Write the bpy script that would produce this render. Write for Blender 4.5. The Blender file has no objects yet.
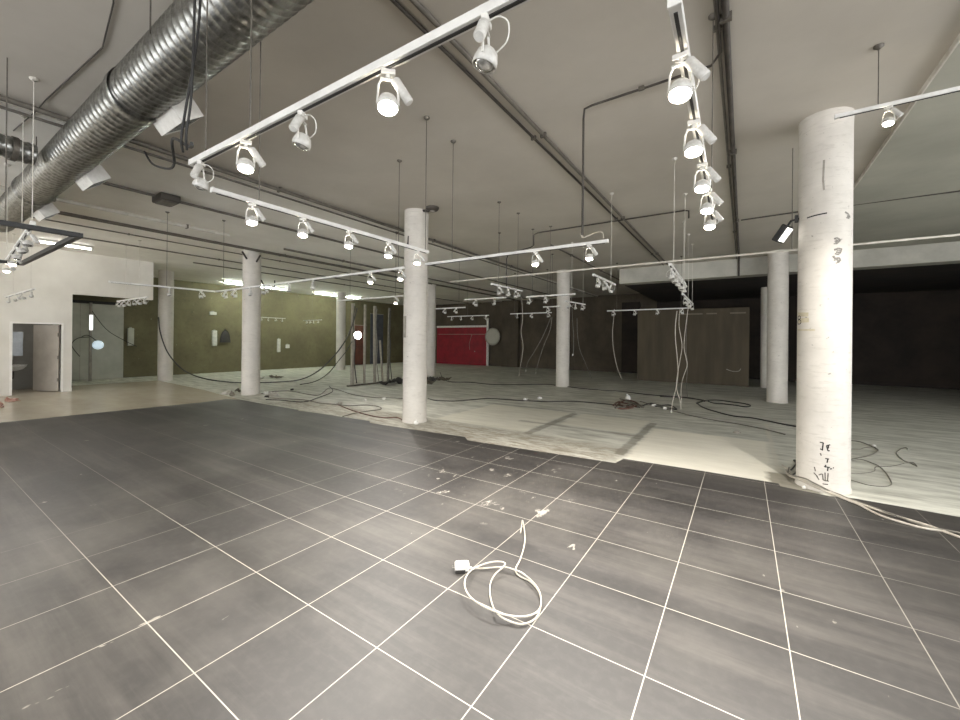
DATA = {'cord':((-1.198,1.438,0.02),(-1.144,1.48,0.012),(-1.069,1.526,0.02),(-0.991,1.567,0.03),(-0.921,1.578,0.03),(-0.842,1.571,0.03),(-0.702,1.487,0.03),(-0.632,1.393,0.02),(-0.615,1.302,0.012),(-0.666,1.204,0.02),(-0.775,1.125,0.045),(-0.938,1.128,0.05),(-1.049,1.187,0.05),(-1.125,1.293,0.045),(-1.156,1.425,0.03),(-1.113,1.531,0.035),(-1.052,1.589,0.04),(-1.0,1.595,0.04),(-0.985,1.525,0.045),(-0.999,1.463,0.03),(-0.991,1.394,0.015),(-0.948,1.31,0.01),(-0.878,1.221,0.01),(-0.797,1.14,0.03),(-0.728,1.132,0.02),(-0.643,1.16,0.012),(-0.599,1.244,0.012),(-0.623,1.37,0.006),(-0.681,1.476,0.006),(-0.773,1.548,0.006),(-0.853,1.564,0.006),(-0.903,1.58,0.012),(-0.927,1.618,0.02),(-0.937,1.701,0.04),(-0.986,1.857,0.05),(-1.058,2.013,0.04),(-1.15,2.177,0.03),(-1.239,2.32,0.012),(-1.205,2.24,0.008),(-1.15,2.114,0.006)),'floor_cables':{'bundleA':((0.817,5.705,0.012),(0.881,5.455,0.012),(0.86,5.06,0.05),(0.976,4.864,0.076),(1.048,4.821,0.06),(1.129,4.804,0.033),(1.206,4.77,0.012),(1.26,4.709,0.012),(1.303,4.644,0.012),(1.457,4.485,0.012),(1.602,4.372,0.012),(1.763,4.267,0.012),(1.895,4.119,0.012),(2.111,3.982,0.012)),'bundleB':((0.835,5.377,0.012),(0.856,5.08,0.045),(0.928,4.91,0.065),(1.007,4.836,0.047),(1.088,4.805,0.029),(1.167,4.777,0.012),(1.234,4.691,0.012),(1.292,4.62,0.012),(1.348,4.553,0.012),(1.459,4.325,0.012),(1.598,4.223,0.012),(1.712,4.186,0.012),(1.835,4.204,0.012),(1.927,4.225,0.012),(2.162,4.127,0.012)),'bundleC':((0.882,5.6,0.012),(0.846,5.07,0.075),(0.966,4.851,0.106),(1.022,4.815,0.089),(1.103,4.791,0.059),(1.185,4.792,0.022),(1.242,4.745,0.012),(1.292,4.667,0.012),(1.429,4.522,0.012),(1.569,4.376,0.012),(1.719,4.213,0.012),(1.918,4.198,0.012),(2.145,4.078,0.012)),'loopC1':((0.854,5.425,0.012),(0.921,5.652,0.012),(0.983,5.954,0.012),(0.973,6.119,0.012),(0.995,6.1,0.012),(0.981,5.757,0.012),(0.927,5.418,0.012),(0.858,5.313,0.012)),'rA':((1.879,8.118,0.012),(1.979,8.108,0.012),(2.05,7.948,0.012),(2.11,7.625,0.012),(2.036,7.346,0.012),(1.895,7.034,0.012),(1.773,6.846,0.012),(1.632,6.628,0.012)),'rB':((1.755,7.371,0.012),(1.858,7.421,0.012),(1.974,7.645,0.012),(2.097,7.794,0.012)),'rC':((1.619,6.551,0.01),(1.77,6.734,0.01),(1.858,6.582,0.01),(1.892,6.43,0.01),(1.884,6.1,0.01),(1.839,5.707,0.01),(1.791,5.542,0.01),(1.716,5.444,0.01),(1.599,5.407,0.01),(1.524,5.453,0.01),(1.449,5.523,0.01)),'rD':((1.504,5.856,0.01),(1.623,5.924,0.01),(1.78,6.144,0.01),(1.846,6.398,0.01),(2.01,6.539,0.01),(2.15,6.744,0.01),(2.252,6.907,0.01),(2.329,6.961,0.01),(2.311,6.753,0.01),(2.296,6.892,0.01),(2.255,7.021,0.01),(2.263,7.304,0.01),(2.296,7.54,0.01),(2.405,7.844,0.01),(2.515,8.042,0.01),(2.507,7.894,0.01)),'back':((-12.315,14.758,0.015),(-10.188,12.348,0.015),(-9.076,11.394,0.015),(-8.366,11.728,0.015),(-7.386,11.608,0.015),(-6.433,12.155,0.015),(-5.775,12.897,0.015),(-5.133,12.773,0.015),(-3.915,12.404,0.015),(-2.951,12.479,0.015),(-2.131,12.192,0.015),(-1.428,12.173,0.015),(-0.888,12.065,0.015),(-0.521,11.858,0.015)),'black':((-0.628,11.107,0.015),(-0.441,10.453,0.015),(-0.159,9.962,0.015),(0.204,9.533,0.015),(0.548,9.504,0.015),(0.849,9.263,0.015),(1.154,9.005,0.015),(1.476,8.908,0.015)),'thin':((-1.947,10.586,0.01),(-1.324,9.829,0.01),(-0.588,9.054,0.01),(-0.096,8.728,0.01),(0.338,8.554,0.01),(0.73,8.288,0.01),(1.007,7.997,0.01)),'coil':((-0.643,11.136,0.015),(-0.517,11.716,0.015),(-0.427,11.954,0.015),(-0.191,12.134,0.015),(0.089,12.01,0.015),(0.355,11.891,0.015),(0.545,11.58,0.015),(0.449,11.224,0.015),(0.232,11.345,0.015),(-0.028,11.447,0.015),(-0.259,11.427,0.015),(-0.413,11.728,0.015)),'coil2':((-1.666,11.95,0.012),(-1.443,12.043,0.012),(-1.217,12.101,0.012),(-0.917,12.143,0.012),(-0.598,11.85,0.012),(-0.497,11.689,0.012)),'mid':((-6.836,7.517,0.015),(-6.425,7.365,0.015),(-5.971,7.599,0.015),(-5.702,8.145,0.015),(-5.477,8.556,0.015),(-4.632,8.73,0.015),(-4.013,8.976,0.015),(-3.366,9.467,0.015),(-2.715,9.529,0.015),(-2.205,9.51,0.015),(-1.723,9.492,0.015)),'c2a':((-6.525,4.488,0.01),(-6.641,4.846,0.01),(-6.626,5.175,0.01),(-6.572,5.554,0.01),(-6.896,5.785,0.01),(-7.3,5.753,0.01),(-7.543,5.452,0.01),(-7.938,5.392,0.01),(-8.456,5.289,0.01),(-9.254,5.347,0.01),(-9.852,5.127,0.01),(-10.338,5.001,0.01)),'c2b':((-7.992,5.432,0.01),(-7.138,5.131,0.01),(-6.331,4.923,0.01),(-5.789,4.892,0.01),(-5.55,5.068,0.01),(-5.22,4.911,0.01)),'c2c':((-11.295,5.339,0.01),(-11.471,5.808,0.01),(-11.178,6.164,0.01),(-10.025,6.036,0.01),(-9.794,6.214,0.01),(-10.889,7.279,0.01),(-10.449,7.269,0.01),(-9.048,6.79,0.01),(-8.153,6.776,0.01),(-7.687,7.031,0.01),(-7.276,7.095,0.01)),'c2d':((-10.084,4.808,0.01),(-9.608,4.985,0.01),(-8.933,5.141,0.01),(-9.291,5.803,0.01),(-10.112,6.867,0.01),(-11.365,7.662,0.01)),'heap1':((-2.334,9.374,0.02),(-2.378,10.028,0.02),(-2.126,9.865,0.02),(-1.922,9.685,0.02),(-1.866,9.256,0.02),(-2.034,8.982,0.02),(-2.231,9.292,0.02),(-2.309,10.455,0.02),(-2.016,10.303,0.02),(-1.818,9.763,0.02),(-1.962,9.337,0.02),(-2.266,9.59,0.02)),'heap2':((-2.486,10.63,0.03),(-2.109,10.151,0.03),(-1.775,9.557,0.03),(-1.647,9.498,0.03),(-1.97,9.904,0.03),(-2.047,9.197,0.03),(-2.18,8.946,0.03)),'heap3':((-1.732,9.728,0.012),(-1.641,10.296,0.012),(-1.377,10.157,0.012),(-1.167,10.315,0.012),(-0.938,9.714,0.012),(-1.174,9.834,0.012),(-1.457,9.934,0.012))},'bits':{'ball':(-2.275,10.65,0.0),'w1':(-4.548,8.92,0.0),'w2':(-4.363,9.416,0.0),'w3':(-1.487,9.972,0.0),'w4':(-1.183,9.647,0.0),'w5':(-7.652,6.671,0.0),'d1':(-7.947,5.496,0.0),'w6':(-11.132,5.377,0.0),'d2':(-10.517,5.073,0.0),'d3':(-11.413,6.345,0.0),'w7':(-11.452,4.605,0.0),'box':(0.299,7.632,0.0),'box2':(-4.061,10.286,0.0),'d4':(-3.206,10.679,0.0),'w8':(-7.912,6.249,-0.0),'c1plug':(0.957,4.846,0.0),'plugR':(2.103,7.842,0.0),'w9':(-4.82,4.842,0.0),'d5':(-0.425,11.17,0.0)},'swoop':((-17.696,4.906,2.327),(-17.632,4.936,1.809),(-17.39,5.045,1.147),(-17.035,5.206,0.674),(-16.57,5.416,0.318),(-15.885,5.726,0.1),(-14.955,6.147,0.0),(-14.226,6.476,0.0),(-13.333,6.88,0.047),(-12.461,7.274,0.16),(-11.847,7.552,0.47),(-11.345,7.779,0.962),(-10.949,7.958,1.514),(-10.69,8.076,2.129),(-10.563,8.133,2.638)),'swoop2':((-12.159,7.084,0.109),(-11.735,7.364,0.215),(-11.369,7.606,0.491),(-11.089,7.79,0.902),(-10.866,7.938,1.244),(-10.698,8.048,1.585)),'hang':{'a':((-0.812,8.62,2.282),(-0.839,8.62,1.982),(-0.836,8.62,1.659),(-0.804,8.62,1.338),(-0.782,8.62,0.974),(-0.817,8.62,0.629),(-0.883,8.62,0.322),(-0.901,8.62,0.148)),'b':((-0.764,8.7,2.329),(-0.781,8.7,1.984),(-0.719,8.7,1.553),(-0.755,8.7,1.229),(-0.81,8.7,0.838),(-0.808,8.7,0.579),(-0.748,8.7,0.368),(-0.727,8.7,0.177)),'c':((-0.684,9.6,2.531),(-0.733,9.6,2.135),(-0.781,9.6,1.549),(-0.736,9.6,1.246),(-0.714,9.6,1.059),(-0.795,9.6,0.774),(-0.835,9.6,0.489),(-0.811,9.6,0.162)),'d':((-0.799,10.5,2.586),(-0.827,10.5,1.927),(-0.834,10.5,1.418),(-0.797,10.5,1.039),(-0.816,10.5,0.581),(-0.79,10.5,0.202)),'e':((-6.389,12.0,3.42),(-6.303,12.0,2.981),(-6.276,12.0,2.366),(-6.332,12.0,1.934),(-6.246,12.0,1.465),(-6.281,12.0,1.031),(-6.358,12.0,0.631),(-6.395,12.0,0.339)),'f':((-3.15,12.45,2.684),(-3.172,12.45,2.325),(-3.201,12.45,1.932),(-3.181,12.45,1.506),(-3.113,12.45,1.083),(-3.014,12.45,0.696),(-2.885,12.45,0.411)),'g':((-3.569,9.72,2.585),(-3.551,9.72,2.199),(-3.518,9.72,1.785),(-3.514,9.72,1.373),(-3.527,9.72,1.263)),'h':((-4.461,12.6,2.428),(-4.437,12.6,1.836),(-4.343,12.6,1.316),(-4.162,12.6,0.907),(-4.019,12.6,0.57),(-3.913,12.6,0.337)),'i':((-5.303,12.3,2.467),(-5.452,12.3,2.115),(-5.68,12.3,1.651),(-5.951,12.3,1.214),(-6.189,12.3,0.842),(-6.267,12.3,0.546)),'j':((-5.223,12.2,2.46),(-5.293,12.2,2.005),(-5.516,12.2,1.474),(-5.704,12.2,0.936),(-5.817,12.2,0.502)),'k':((-11.014,8.2,2.867),(-11.057,8.2,2.278),(-10.941,8.2,1.584),(-11.036,8.2,0.889),(-10.864,8.2,0.068))},'write':(((-1.5659,0.5038),(-1.4342,0.5175)),((-1.5659,0.5038),(-1.5117,0.4476)),((-1.5117,0.4476),(-1.4501,0.4537)),((-1.496,0.5102),(-1.5037,0.4749)),((-1.6054,0.3629),(-1.474,0.3626)),((-1.5093,0.364),(-1.543,0.3196)),((-1.6463,0.2745),(-1.4358,0.2723)),((-1.586,0.2961),(-1.6026,0.2657)),((-1.5065,0.2697),(-1.5229,0.2313)),((-1.4443,0.2559),(-1.3636,0.2612)),((-1.3275,0.2757),(-1.2995,0.2684)),((-1.8027,0.5307),(-1.6712,0.5309)),((-1.6799,0.5306),(-1.7123,0.445)),((-1.7918,0.4604),(-1.7038,0.4508)),((-1.7816,0.4132),(-1.7457,0.3878)),((-1.9892,0.2511),(-1.9461,0.2058)),((-2.0107,0.1878),(-1.8718,0.1531)),((-1.9173,0.1639),(-1.8172,0.1211)),((-1.6963,0.1933),(-1.6726,0.1268)),((-1.6097,0.2112),(-1.5982,0.1171)),((-1.5003,0.2093),(-1.5199,0.1275)),((-1.6726,0.1268),(-1.4757,0.1226)),((-1.6931,0.0849),(-1.4967,0.0867)),((-1.8276,0.1722),(-1.7181,0.1921))),'eight':((-2.914,1.9049),(-2.7643,1.8914),(-2.7632,1.8742),(-2.8983,1.8644),(-2.7617,1.8514),(-2.7439,1.8283),(-2.8502,1.811),(-2.9714,1.8121)),'tape':(((-2.9869,1.9406),(-2.2814,1.9297)),((-2.9777,1.8654),(-2.2572,1.8681)),((-2.9654,1.7613),(-2.0123,1.7556))),'smudge':(((-1.3662,2.7338),(-1.2554,2.7427),(-1.1171,2.7198),(-1.2157,2.6992),(-1.3287,2.7008)),((-1.3626,2.6153),(-1.2135,2.6293),(-1.072,2.6231),(-1.1327,2.5804),(-1.2883,2.5926)),((-1.3968,2.5512),(-1.3232,2.5232),(-1.171,2.527),(-1.1095,2.4998),(-1.2474,2.49)),((-0.9298,3.0203),(-0.7712,3.0008),(-0.6401,2.9715),(-0.8263,2.9784))),'scratch':(((-2.3919,3.014),(-2.0517,3.0186),(-1.6216,3.0226)),((-1.743,3.6055),(-1.7717,3.3895),(-1.7335,3.2782)))}
import bpy, bmesh, math, random
from mathutils import Vector, Matrix, Quaternion
random.seed(7)
PI = math.pi
scene = bpy.context.scene
COL = scene.collection

# ---------------------------------------------------------------- helpers
def lin(c):
    return c/12.92 if c <= .04045 else ((c+.055)/1.055)**2.4
def rgb(r, g, b):
    return (lin(r/255), lin(g/255), lin(b/255), 1)

def base_mat(name, col, rough=.6, metal=0., spec=.5):
    m = bpy.data.materials.new(name); m.use_nodes = True
    b = m.node_tree.nodes['Principled BSDF']
    b.inputs['Base Color'].default_value = col
    b.inputs['Roughness'].default_value = rough
    b.inputs['Metallic'].default_value = metal
    b.inputs['Specular IOR Level'].default_value = spec
    return m
class NT:
    """tiny node-building helper"""
    def __init__(s, m):
        s.m = m; s.t = m.node_tree; s.n = s.t.nodes; s.b = s.n['Principled BSDF']
        s.co = s.n.new('ShaderNodeTexCoord').outputs['Object']
    def link(s, a, b):
        if hasattr(a, 'node'): s.t.links.new(a, b)
        else: b.default_value = a
    def math(s, op, a, b=0., c=0., clamp=False):
        n = s.n.new('ShaderNodeMath'); n.operation = op; n.use_clamp = clamp
        s.link(a, n.inputs[0]); s.link(b, n.inputs[1]); s.link(c, n.inputs[2]); return n.outputs[0]
    def noise(s, scale, detail=4, rough=.55, stretch=None, off=0., dist=0.):
        n = s.n.new('ShaderNodeTexNoise'); n.inputs['Scale'].default_value = scale
        n.inputs['Detail'].default_value = detail; n.inputs['Roughness'].default_value = rough
        n.inputs['Distortion'].default_value = dist
        mp = s.n.new('ShaderNodeMapping'); s.t.links.new(s.co, mp.inputs[0])
        mp.inputs['Scale'].default_value = stretch or (1, 1, 1); mp.inputs['Location'].default_value = (off, off*.7, off*.3)
        s.t.links.new(mp.outputs[0], n.inputs['Vector']); return n.outputs['Fac']
    def ramp(s, f, a, b, clamp=True):
        n = s.n.new('ShaderNodeMapRange'); n.clamp = clamp; s.link(f, n.inputs[0])
        n.inputs[1].default_value = a; n.inputs[2].default_value = b; return n.outputs[0]
    def mix(s, f, a, b):
        n = s.n.new('ShaderNodeMix'); n.data_type = 'RGBA'; s.link(f, n.inputs[0])
        s.link(a, n.inputs[6]); s.link(b, n.inputs[7]); return n.outputs[2]
    def xyz(s):
        n = s.n.new('ShaderNodeSeparateXYZ'); s.t.links.new(s.co, n.inputs[0]); return n.outputs
    def color(s, c): s.link(c, s.b.inputs['Base Color'])
    def rough(s, c): s.link(c, s.b.inputs['Roughness'])
    def bump(s, h, st=.2, d=.01):
        n = s.n.new('ShaderNodeBump'); n.inputs['Strength'].default_value = st; n.inputs['Distance'].default_value = d
        s.link(h, n.inputs['Height']); s.t.links.new(n.outputs[0], s.b.inputs['Normal'])

def noisy(name, c1, c2, scale=3, rough=.7, metal=0, stretch=None, bump=0, lo=.35, hi=.65, detail=5):
    m = base_mat(name, c1, rough, metal); t = NT(m)
    f = t.noise(scale, detail, .6, stretch)
    t.color(t.mix(t.ramp(f, lo, hi), c1, c2))
    if bump: t.bump(f, bump, .01)
    return m
def emit_mat(name, col, strength):
    m = base_mat(name, (.9, .9, .9, 1), .4); b = m.node_tree.nodes['Principled BSDF']
    t = NT(m)
    # slightly uneven glow of a real lens
    f = t.noise(30, 2); s = t.math('MULTIPLY_ADD', f, strength*.2, strength*.9)
    b.inputs['Emission Color'].default_value = col
    t.link(s, b.inputs['Emission Strength'])
    return m

class MB:
    def __init__(s): s.v = []; s.f = []; s.sm = []
    def add(s, vs, fs, smooth=False):
        o = len(s.v); s.v += [tuple(v) for v in vs]
        for f in fs: s.f.append(tuple(i+o for i in f)); s.sm.append(smooth)
        return s
    def box(s, c, d, rot=None, bev=0.):
        bm = bmesh.new(); bmesh.ops.create_cube(bm, size=1)
        for v in bm.verts: v.co = Vector((v.co.x*d[0], v.co.y*d[1], v.co.z*d[2]))
        if bev: bmesh.ops.bevel(bm, geom=bm.edges[:], offset=bev, segments=2, affect='EDGES', profile=.5)
        for v in bm.verts:
            if rot is not None: v.co = rot @ v.co
            v.co += Vector(c)
        bm.verts.index_update()
        s.add([v.co[:] for v in bm.verts], [[v.index for v in f.verts] for f in bm.faces]); bm.free(); return s
    def span(s, a, b, **k):
        return s.box([(a[i]+b[i])/2 for i in range(3)], [abs(b[i]-a[i]) for i in range(3)], **k)
    def tube(s, pts, r, n=8, caps=True, closed=False):
        pts = [Vector(p) for p in pts]; m = len(pts)
        tang = []
        for i in range(m):
            a = pts[i-1] if i or closed else pts[i]; b = pts[(i+1) % m] if i < m-1 or closed else pts[i]
            t = (b-a); tang.append(t.normalized() if t.length > 1e-9 else Vector((0, 0, 1)))
        t0 = tang[0]; u = t0.orthogonal().normalized(); vs = []
        for i in range(m):
            if i: u = (tang[i-1].rotation_difference(tang[i]) @ u); u = (u - tang[i]*u.dot(tang[i])).normalized()
            w = tang[i].cross(u); rr = r[i] if isinstance(r, (list, tuple)) else r
            for k in range(n):
                a = 2*PI*k/n; vs.append(pts[i]+(u*math.cos(a)+w*math.sin(a))*rr)
        fs = []
        for i in range(m if closed else m-1):
            j = (i+1) % m
            for k in range(n): fs.append((i*n+k, i*n+(k+1) % n, j*n+(k+1) % n, j*n+k))
        s.add(vs, fs, True)
        if caps and not closed: s.add(vs[:n], [tuple(reversed(range(n)))]); s.add(vs[-n:], [tuple(range(n))])
        return s
    def cyl(s, a, b, r, n=16): return s.tube([a, b], r, n)
    def lathe(s, prof, n=32, mtx=None, smooth=True, caps=False):
        vs = []; m = len(prof)
        for r, z in prof:
            for k in range(n):
                a = 2*PI*k/n; v = Vector((r*math.cos(a), r*math.sin(a), z)); vs.append(mtx @ v if mtx else v)
        fs = [(i*n+k, i*n+(k+1) % n, (i+1)*n+(k+1) % n, (i+1)*n+k) for i in range(m-1) for k in range(n)]
        s.add(vs, fs, smooth)
        if caps: s.add(vs[:n], [tuple(reversed(range(n)))]); s.add(vs[-n:], [tuple(range(n))])
        return s
    def prism(s, poly, z0, z1):
        n = len(poly); vs = [(x, y, z0) for x, y in poly]+[(x, y, z1) for x, y in poly]
        a = sum(poly[i][0]*poly[(i+1) % n][1]-poly[(i+1) % n][0]*poly[i][1] for i in range(n))
        idx = list(range(n)) if a > 0 else list(reversed(range(n)))
        fs = [tuple(n+i for i in idx), tuple(reversed(idx))]
        for q in range(n):
            i, j = idx[q], idx[(q+1) % n]; fs.append((i, j, n+j, n+i))
        return s.add(vs, fs)
    def build(s, name, m, parent=None):
        me = bpy.data.meshes.new(name); me.from_pydata(s.v, [], s.f); me.update()
        me.polygons.foreach_set('use_smooth', s.sm); me.materials.append(m)
        o = bpy.data.objects.new(name, me); COL.objects.link(o)
        if parent: o.parent = parent
        return o

def smooth(pts, k=6, closed=False):
    P = [Vector(p) for p in pts]; n = len(P); out = []
    for i in range(n if closed else n-1):
        p0 = P[i-1] if i or closed else P[0]; p1 = P[i]; p2 = P[(i+1) % n]; p3 = P[(i+2) % n] if (closed or i+2 < n) else P[-1]
        for j in range(k):
            t = j/k
            out.append(.5*((2*p1)+(p2-p0)*t+(2*p0-5*p1+4*p2-p3)*t*t+(3*p1-p0-3*p2+p3)*t**3))
    if not closed: out.append(P[-1])
    return out
def tag(o, label, cat, group=None, kind=None):
    o['label'] = label
    o['category'] = cat
    if group: o['group'] = group
    if kind: o['kind'] = kind
    return o
def empty(name, loc, rz=0.):
    o = bpy.data.objects.new(name, None); COL.objects.link(o); o.location = loc; o.rotation_euler = (0, 0, rz)
    o.empty_display_size = .1
    return o
def struct(o, label=None):
    o['kind'] = 'structure'
    if label: o['label'] = label
    return o
def copy_tree(o):
    c = o.copy(); COL.objects.link(c)
    for ch in list(o.children):
        d = ch.copy(); COL.objects.link(d); d.parent = c
        for g in list(ch.children):
            e = g.copy(); COL.objects.link(e); e.parent = d
    return c
ORD = ['first', 'second', 'third', 'fourth', 'fifth', 'sixth', 'seventh', 'eighth']

# ---------------------------------------------------------------- materials
WHITE_METAL = noisy('white_enamel', rgb(222, 219, 212), rgb(205, 202, 194), 12, .42)
RAIL_WHITE = noisy('white_rail', rgb(226, 224, 218), rgb(205, 203, 198), 8, .4)
DARK = noisy('black_slot', rgb(28, 27, 26), rgb(40, 38, 36), 10, .6)
ROD = noisy('dull_steel_rod', rgb(98, 93, 85), rgb(120, 114, 105), 20, .5, .6)
BLACK = noisy('black_rubber', rgb(38, 36, 34), rgb(56, 53, 49), 20, .5)
BLACK_METAL = noisy('black_steel', rgb(18, 18, 18), rgb(30, 29, 28), 20, .45)
PIPE = noisy('painted_conduit', rgb(120, 114, 104), rgb(96, 91, 83), 6, .5, .2)
PIPE_DARK = noisy('dark_conduit', rgb(62, 57, 52), rgb(82, 76, 69), 6, .5, .3)
PIPE_LIGHT = noisy('pale_pipe', rgb(215, 210, 200), rgb(190, 184, 172), 6, .45)
GALV = noisy('galvanised_sheet', rgb(165, 165, 160), rgb(120, 119, 115), 9, .32, .95, (1, 3, 3))
CABLE_W = noisy('white_cable', rgb(196, 189, 176), rgb(168, 160, 146), 15, .5)
CABLE_G = noisy('grey_cable', rgb(130, 126, 116), rgb(100, 96, 88), 15, .55)
CABLE_R = noisy('reddish_cable', rgb(120, 84, 70), rgb(84, 66, 58), 15, .6)
PLASTIC_W = noisy('white_plastic', rgb(228, 226, 220), rgb(205, 202, 195), 12, .4)
GREY_PLATE = noisy('grey_plate', rgb(160, 154, 142), rgb(140, 134, 124), 12, .5)
GLASS_LIT = emit_mat('lit_bulb', (1., .9, .74, 1), 130.)
GLASS_OFF = noisy('unlit_reflector', rgb(215, 214, 208), rgb(160, 158, 152), 40, .12, .7)
TUBE_LIT = emit_mat('fluorescent_tube', (.90, 1., .88, 1), 135.)
TUBE_DIM = emit_mat('dim_tube', (1., 1., .95, 1), 22.)
LAMP_BODY = noisy('lamp_grey_white', rgb(205, 203, 197), rgb(180, 177, 170), 25, .4)

def paint_column(name, c1, c2, stain):
    m = base_mat(name, c1, .62); t = NT(m)
    f = t.noise(2.2, 6, .65, (1, 1, 1)); st = t.noise(9, 6, .7, (.6, .6, 3.5)); sp = t.noise(26, 3, .5, off=3); big = t.noise(1.1, 3, .5, (1, 1, .5), off=9)
    c = t.mix(t.ramp(f, .35, .7), c1, c2)
    c = t.mix(t.math('MULTIPLY', t.ramp(st, .54, .72), .42), c, stain)
    c = t.mix(t.math('MULTIPLY', t.ramp(sp, .70, .74), .6), c, rgb(110, 104, 94))
    c = t.mix(t.math('MULTIPLY', t.ramp(big, .58, .72), .3), c, stain)
    t.color(c); t.bump(st, .25, .006)
    return m
COLUMN = paint_column('column_paint', rgb(214, 208, 198), rgb(196, 190, 180), rgb(160, 152, 140))

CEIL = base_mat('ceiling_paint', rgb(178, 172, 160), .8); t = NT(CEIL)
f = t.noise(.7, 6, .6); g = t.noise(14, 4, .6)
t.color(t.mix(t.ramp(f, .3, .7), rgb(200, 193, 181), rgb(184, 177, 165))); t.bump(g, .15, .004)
CEIL_W = noisy('ceiling_west_pale', rgb(236, 232, 223), rgb(222, 217, 207), .8, .8)  # paler tone than the main ceiling, west of the step
CEIL_E = noisy('ceiling_east_lit_tone', rgb(178, 176, 162), rgb(160, 158, 145), .7, .8)  # green-grey tone carries the different light east of the step
WALL_WHITE = noisy('white_wall_paint', rgb(224, 220, 210), rgb(210, 205, 194), .9, .7)
OLIVE = base_mat('olive_plaster', rgb(110, 102, 64), .85); t = NT(OLIVE)
f = t.noise(.9, 7, .65); g = t.noise(6, 6, .7); sp = t.noise(11, 2, .5, off=5)
c = t.mix(t.ramp(f, .3, .7), rgb(116, 109, 80), rgb(92, 86, 63)); c = t.mix(t.math('MULTIPLY', t.ramp(g, .5, .75), .5), c, rgb(68, 64, 44))
c = t.mix(t.math('MULTIPLY', t.ramp(sp, .75, .78), .6), c, rgb(190, 184, 160))
t.color(c); t.bump(g, .4, .01)
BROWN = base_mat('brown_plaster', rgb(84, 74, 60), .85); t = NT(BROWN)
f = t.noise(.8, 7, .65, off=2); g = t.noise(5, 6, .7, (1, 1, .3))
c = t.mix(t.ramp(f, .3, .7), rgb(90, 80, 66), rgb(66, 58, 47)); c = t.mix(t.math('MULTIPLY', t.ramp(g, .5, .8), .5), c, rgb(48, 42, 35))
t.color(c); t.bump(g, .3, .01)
BROWN_SHADE = noisy('shade_brown_wall', rgb(52, 42, 34), rgb(34, 28, 23), 1.2, .85, bump=.2)  # wall brown with the shade of the unlit rear bay in its colour
PANEL = noisy('brown_board', rgb(88, 78, 60), rgb(73, 64, 49), 2.5, .75, stretch=(1, 1, .15))
RED = noisy('dark_red_panel', rgb(150, 26, 42), rgb(122, 22, 36), 2., .6)
GREY_BOARD = noisy('grey_board', rgb(186, 186, 174), rgb(168, 168, 156), 1.5, .7)
BEAM = noisy('beam_paint', rgb(190, 187, 175), rgb(166, 163, 152), 1.2, .8)

# dark floor tiles with pale grout, laid on a 0.598 m grid
TS = .597238
TILE = base_mat('dark_floor_tile', rgb(78, 74, 70), .4); t = NT(TILE); X, Y, Z = t.xyz()
def linedist(v):
    a = t.math('DIVIDE', v, TS); fr = t.math('FRACT', t.math('ADD', a, .5)); return t.math('MULTIPLY', t.math('ABSOLUTE', t.math('SUBTRACT', fr, .5)), TS)
gx = t.math('MULTIPLY', t.ramp(linedist(X), .0036, .0016), t.math('MULTIPLY_ADD', t.ramp(X, -4.6, -2.8), .9, .1))
gy = t.math('MULTIPLY', t.ramp(linedist(Y), .0036, .0016), t.math('MULTIPLY_ADD', t.ramp(X, -9., -4.), .7, .3))
gr = t.math('MAXIMUM', gx, gy)
wear = t.ramp(t.noise(.9, 3, .5), .25, .5)
fadeW = t.ramp(X, -4.6, -2.2); fadeE = t.ramp(X, 1.3, .8); fadeN = t.ramp(Y, 4.6, 3.2)
edge = t.math('MULTIPLY', t.math('MULTIPLY_ADD', fadeW, .45, .55), t.math('MULTIPLY_ADD', fadeE, .6, .4))
south = t.ramp(Y, 2.2, .9)
edge = t.math('MAXIMUM', edge, t.math('MULTIPLY', t.math('MULTIPLY', south, t.ramp(X, -5.2, -3.6)), .8))
gr = t.math('MULTIPLY', t.math('MULTIPLY', gr, edge), t.math('MULTIPLY_ADD', wear, .3, .7))
cx = t.math('FLOOR', t.math('DIVIDE', X, TS)); cy = t.math('FLOOR', t.math('DIVIDE', Y, TS))
wn = t.n.new('ShaderNodeTexWhiteNoise'); cmb = t.n.new('ShaderNodeCombineXYZ'); t.link(cx, cmb.inputs[0]); t.link(cy, cmb.inputs[1]); t.t.links.new(cmb.outputs[0], wn.inputs['Vector'])
streak = t.noise(1.3, 6, .65, (.35, 1.8, 1)); dust = t.noise(.55, 5, .6, off=4); fine = t.noise(18, 4, .6)
c = t.mix(t.ramp(streak, .3, .72), rgb(43, 41, 39), rgb(66, 63, 61))
sw = t.noise(1.0, 7, .7, (.22, 3.2, 1), off=31)
c = t.mix(t.math('MULTIPLY', t.ramp(sw, .50, .72), .38), c, rgb(112, 107, 101))
c = t.mix(t.math('MULTIPLY', t.ramp(sw, .46, .28), .5), c, rgb(40, 39, 38))
c = t.mix(t.math('MULTIPLY', wn.outputs['Value'], .25), c, rgb(42, 40, 39))
c = t.mix(t.math('MULTIPLY', t.ramp(dust, .5, .75), .35), c, rgb(122, 118, 111))
c = t.mix(t.math('MULTIPLY', t.ramp(fine, .45, .75), .05), c, rgb(140, 136, 128))
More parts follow.
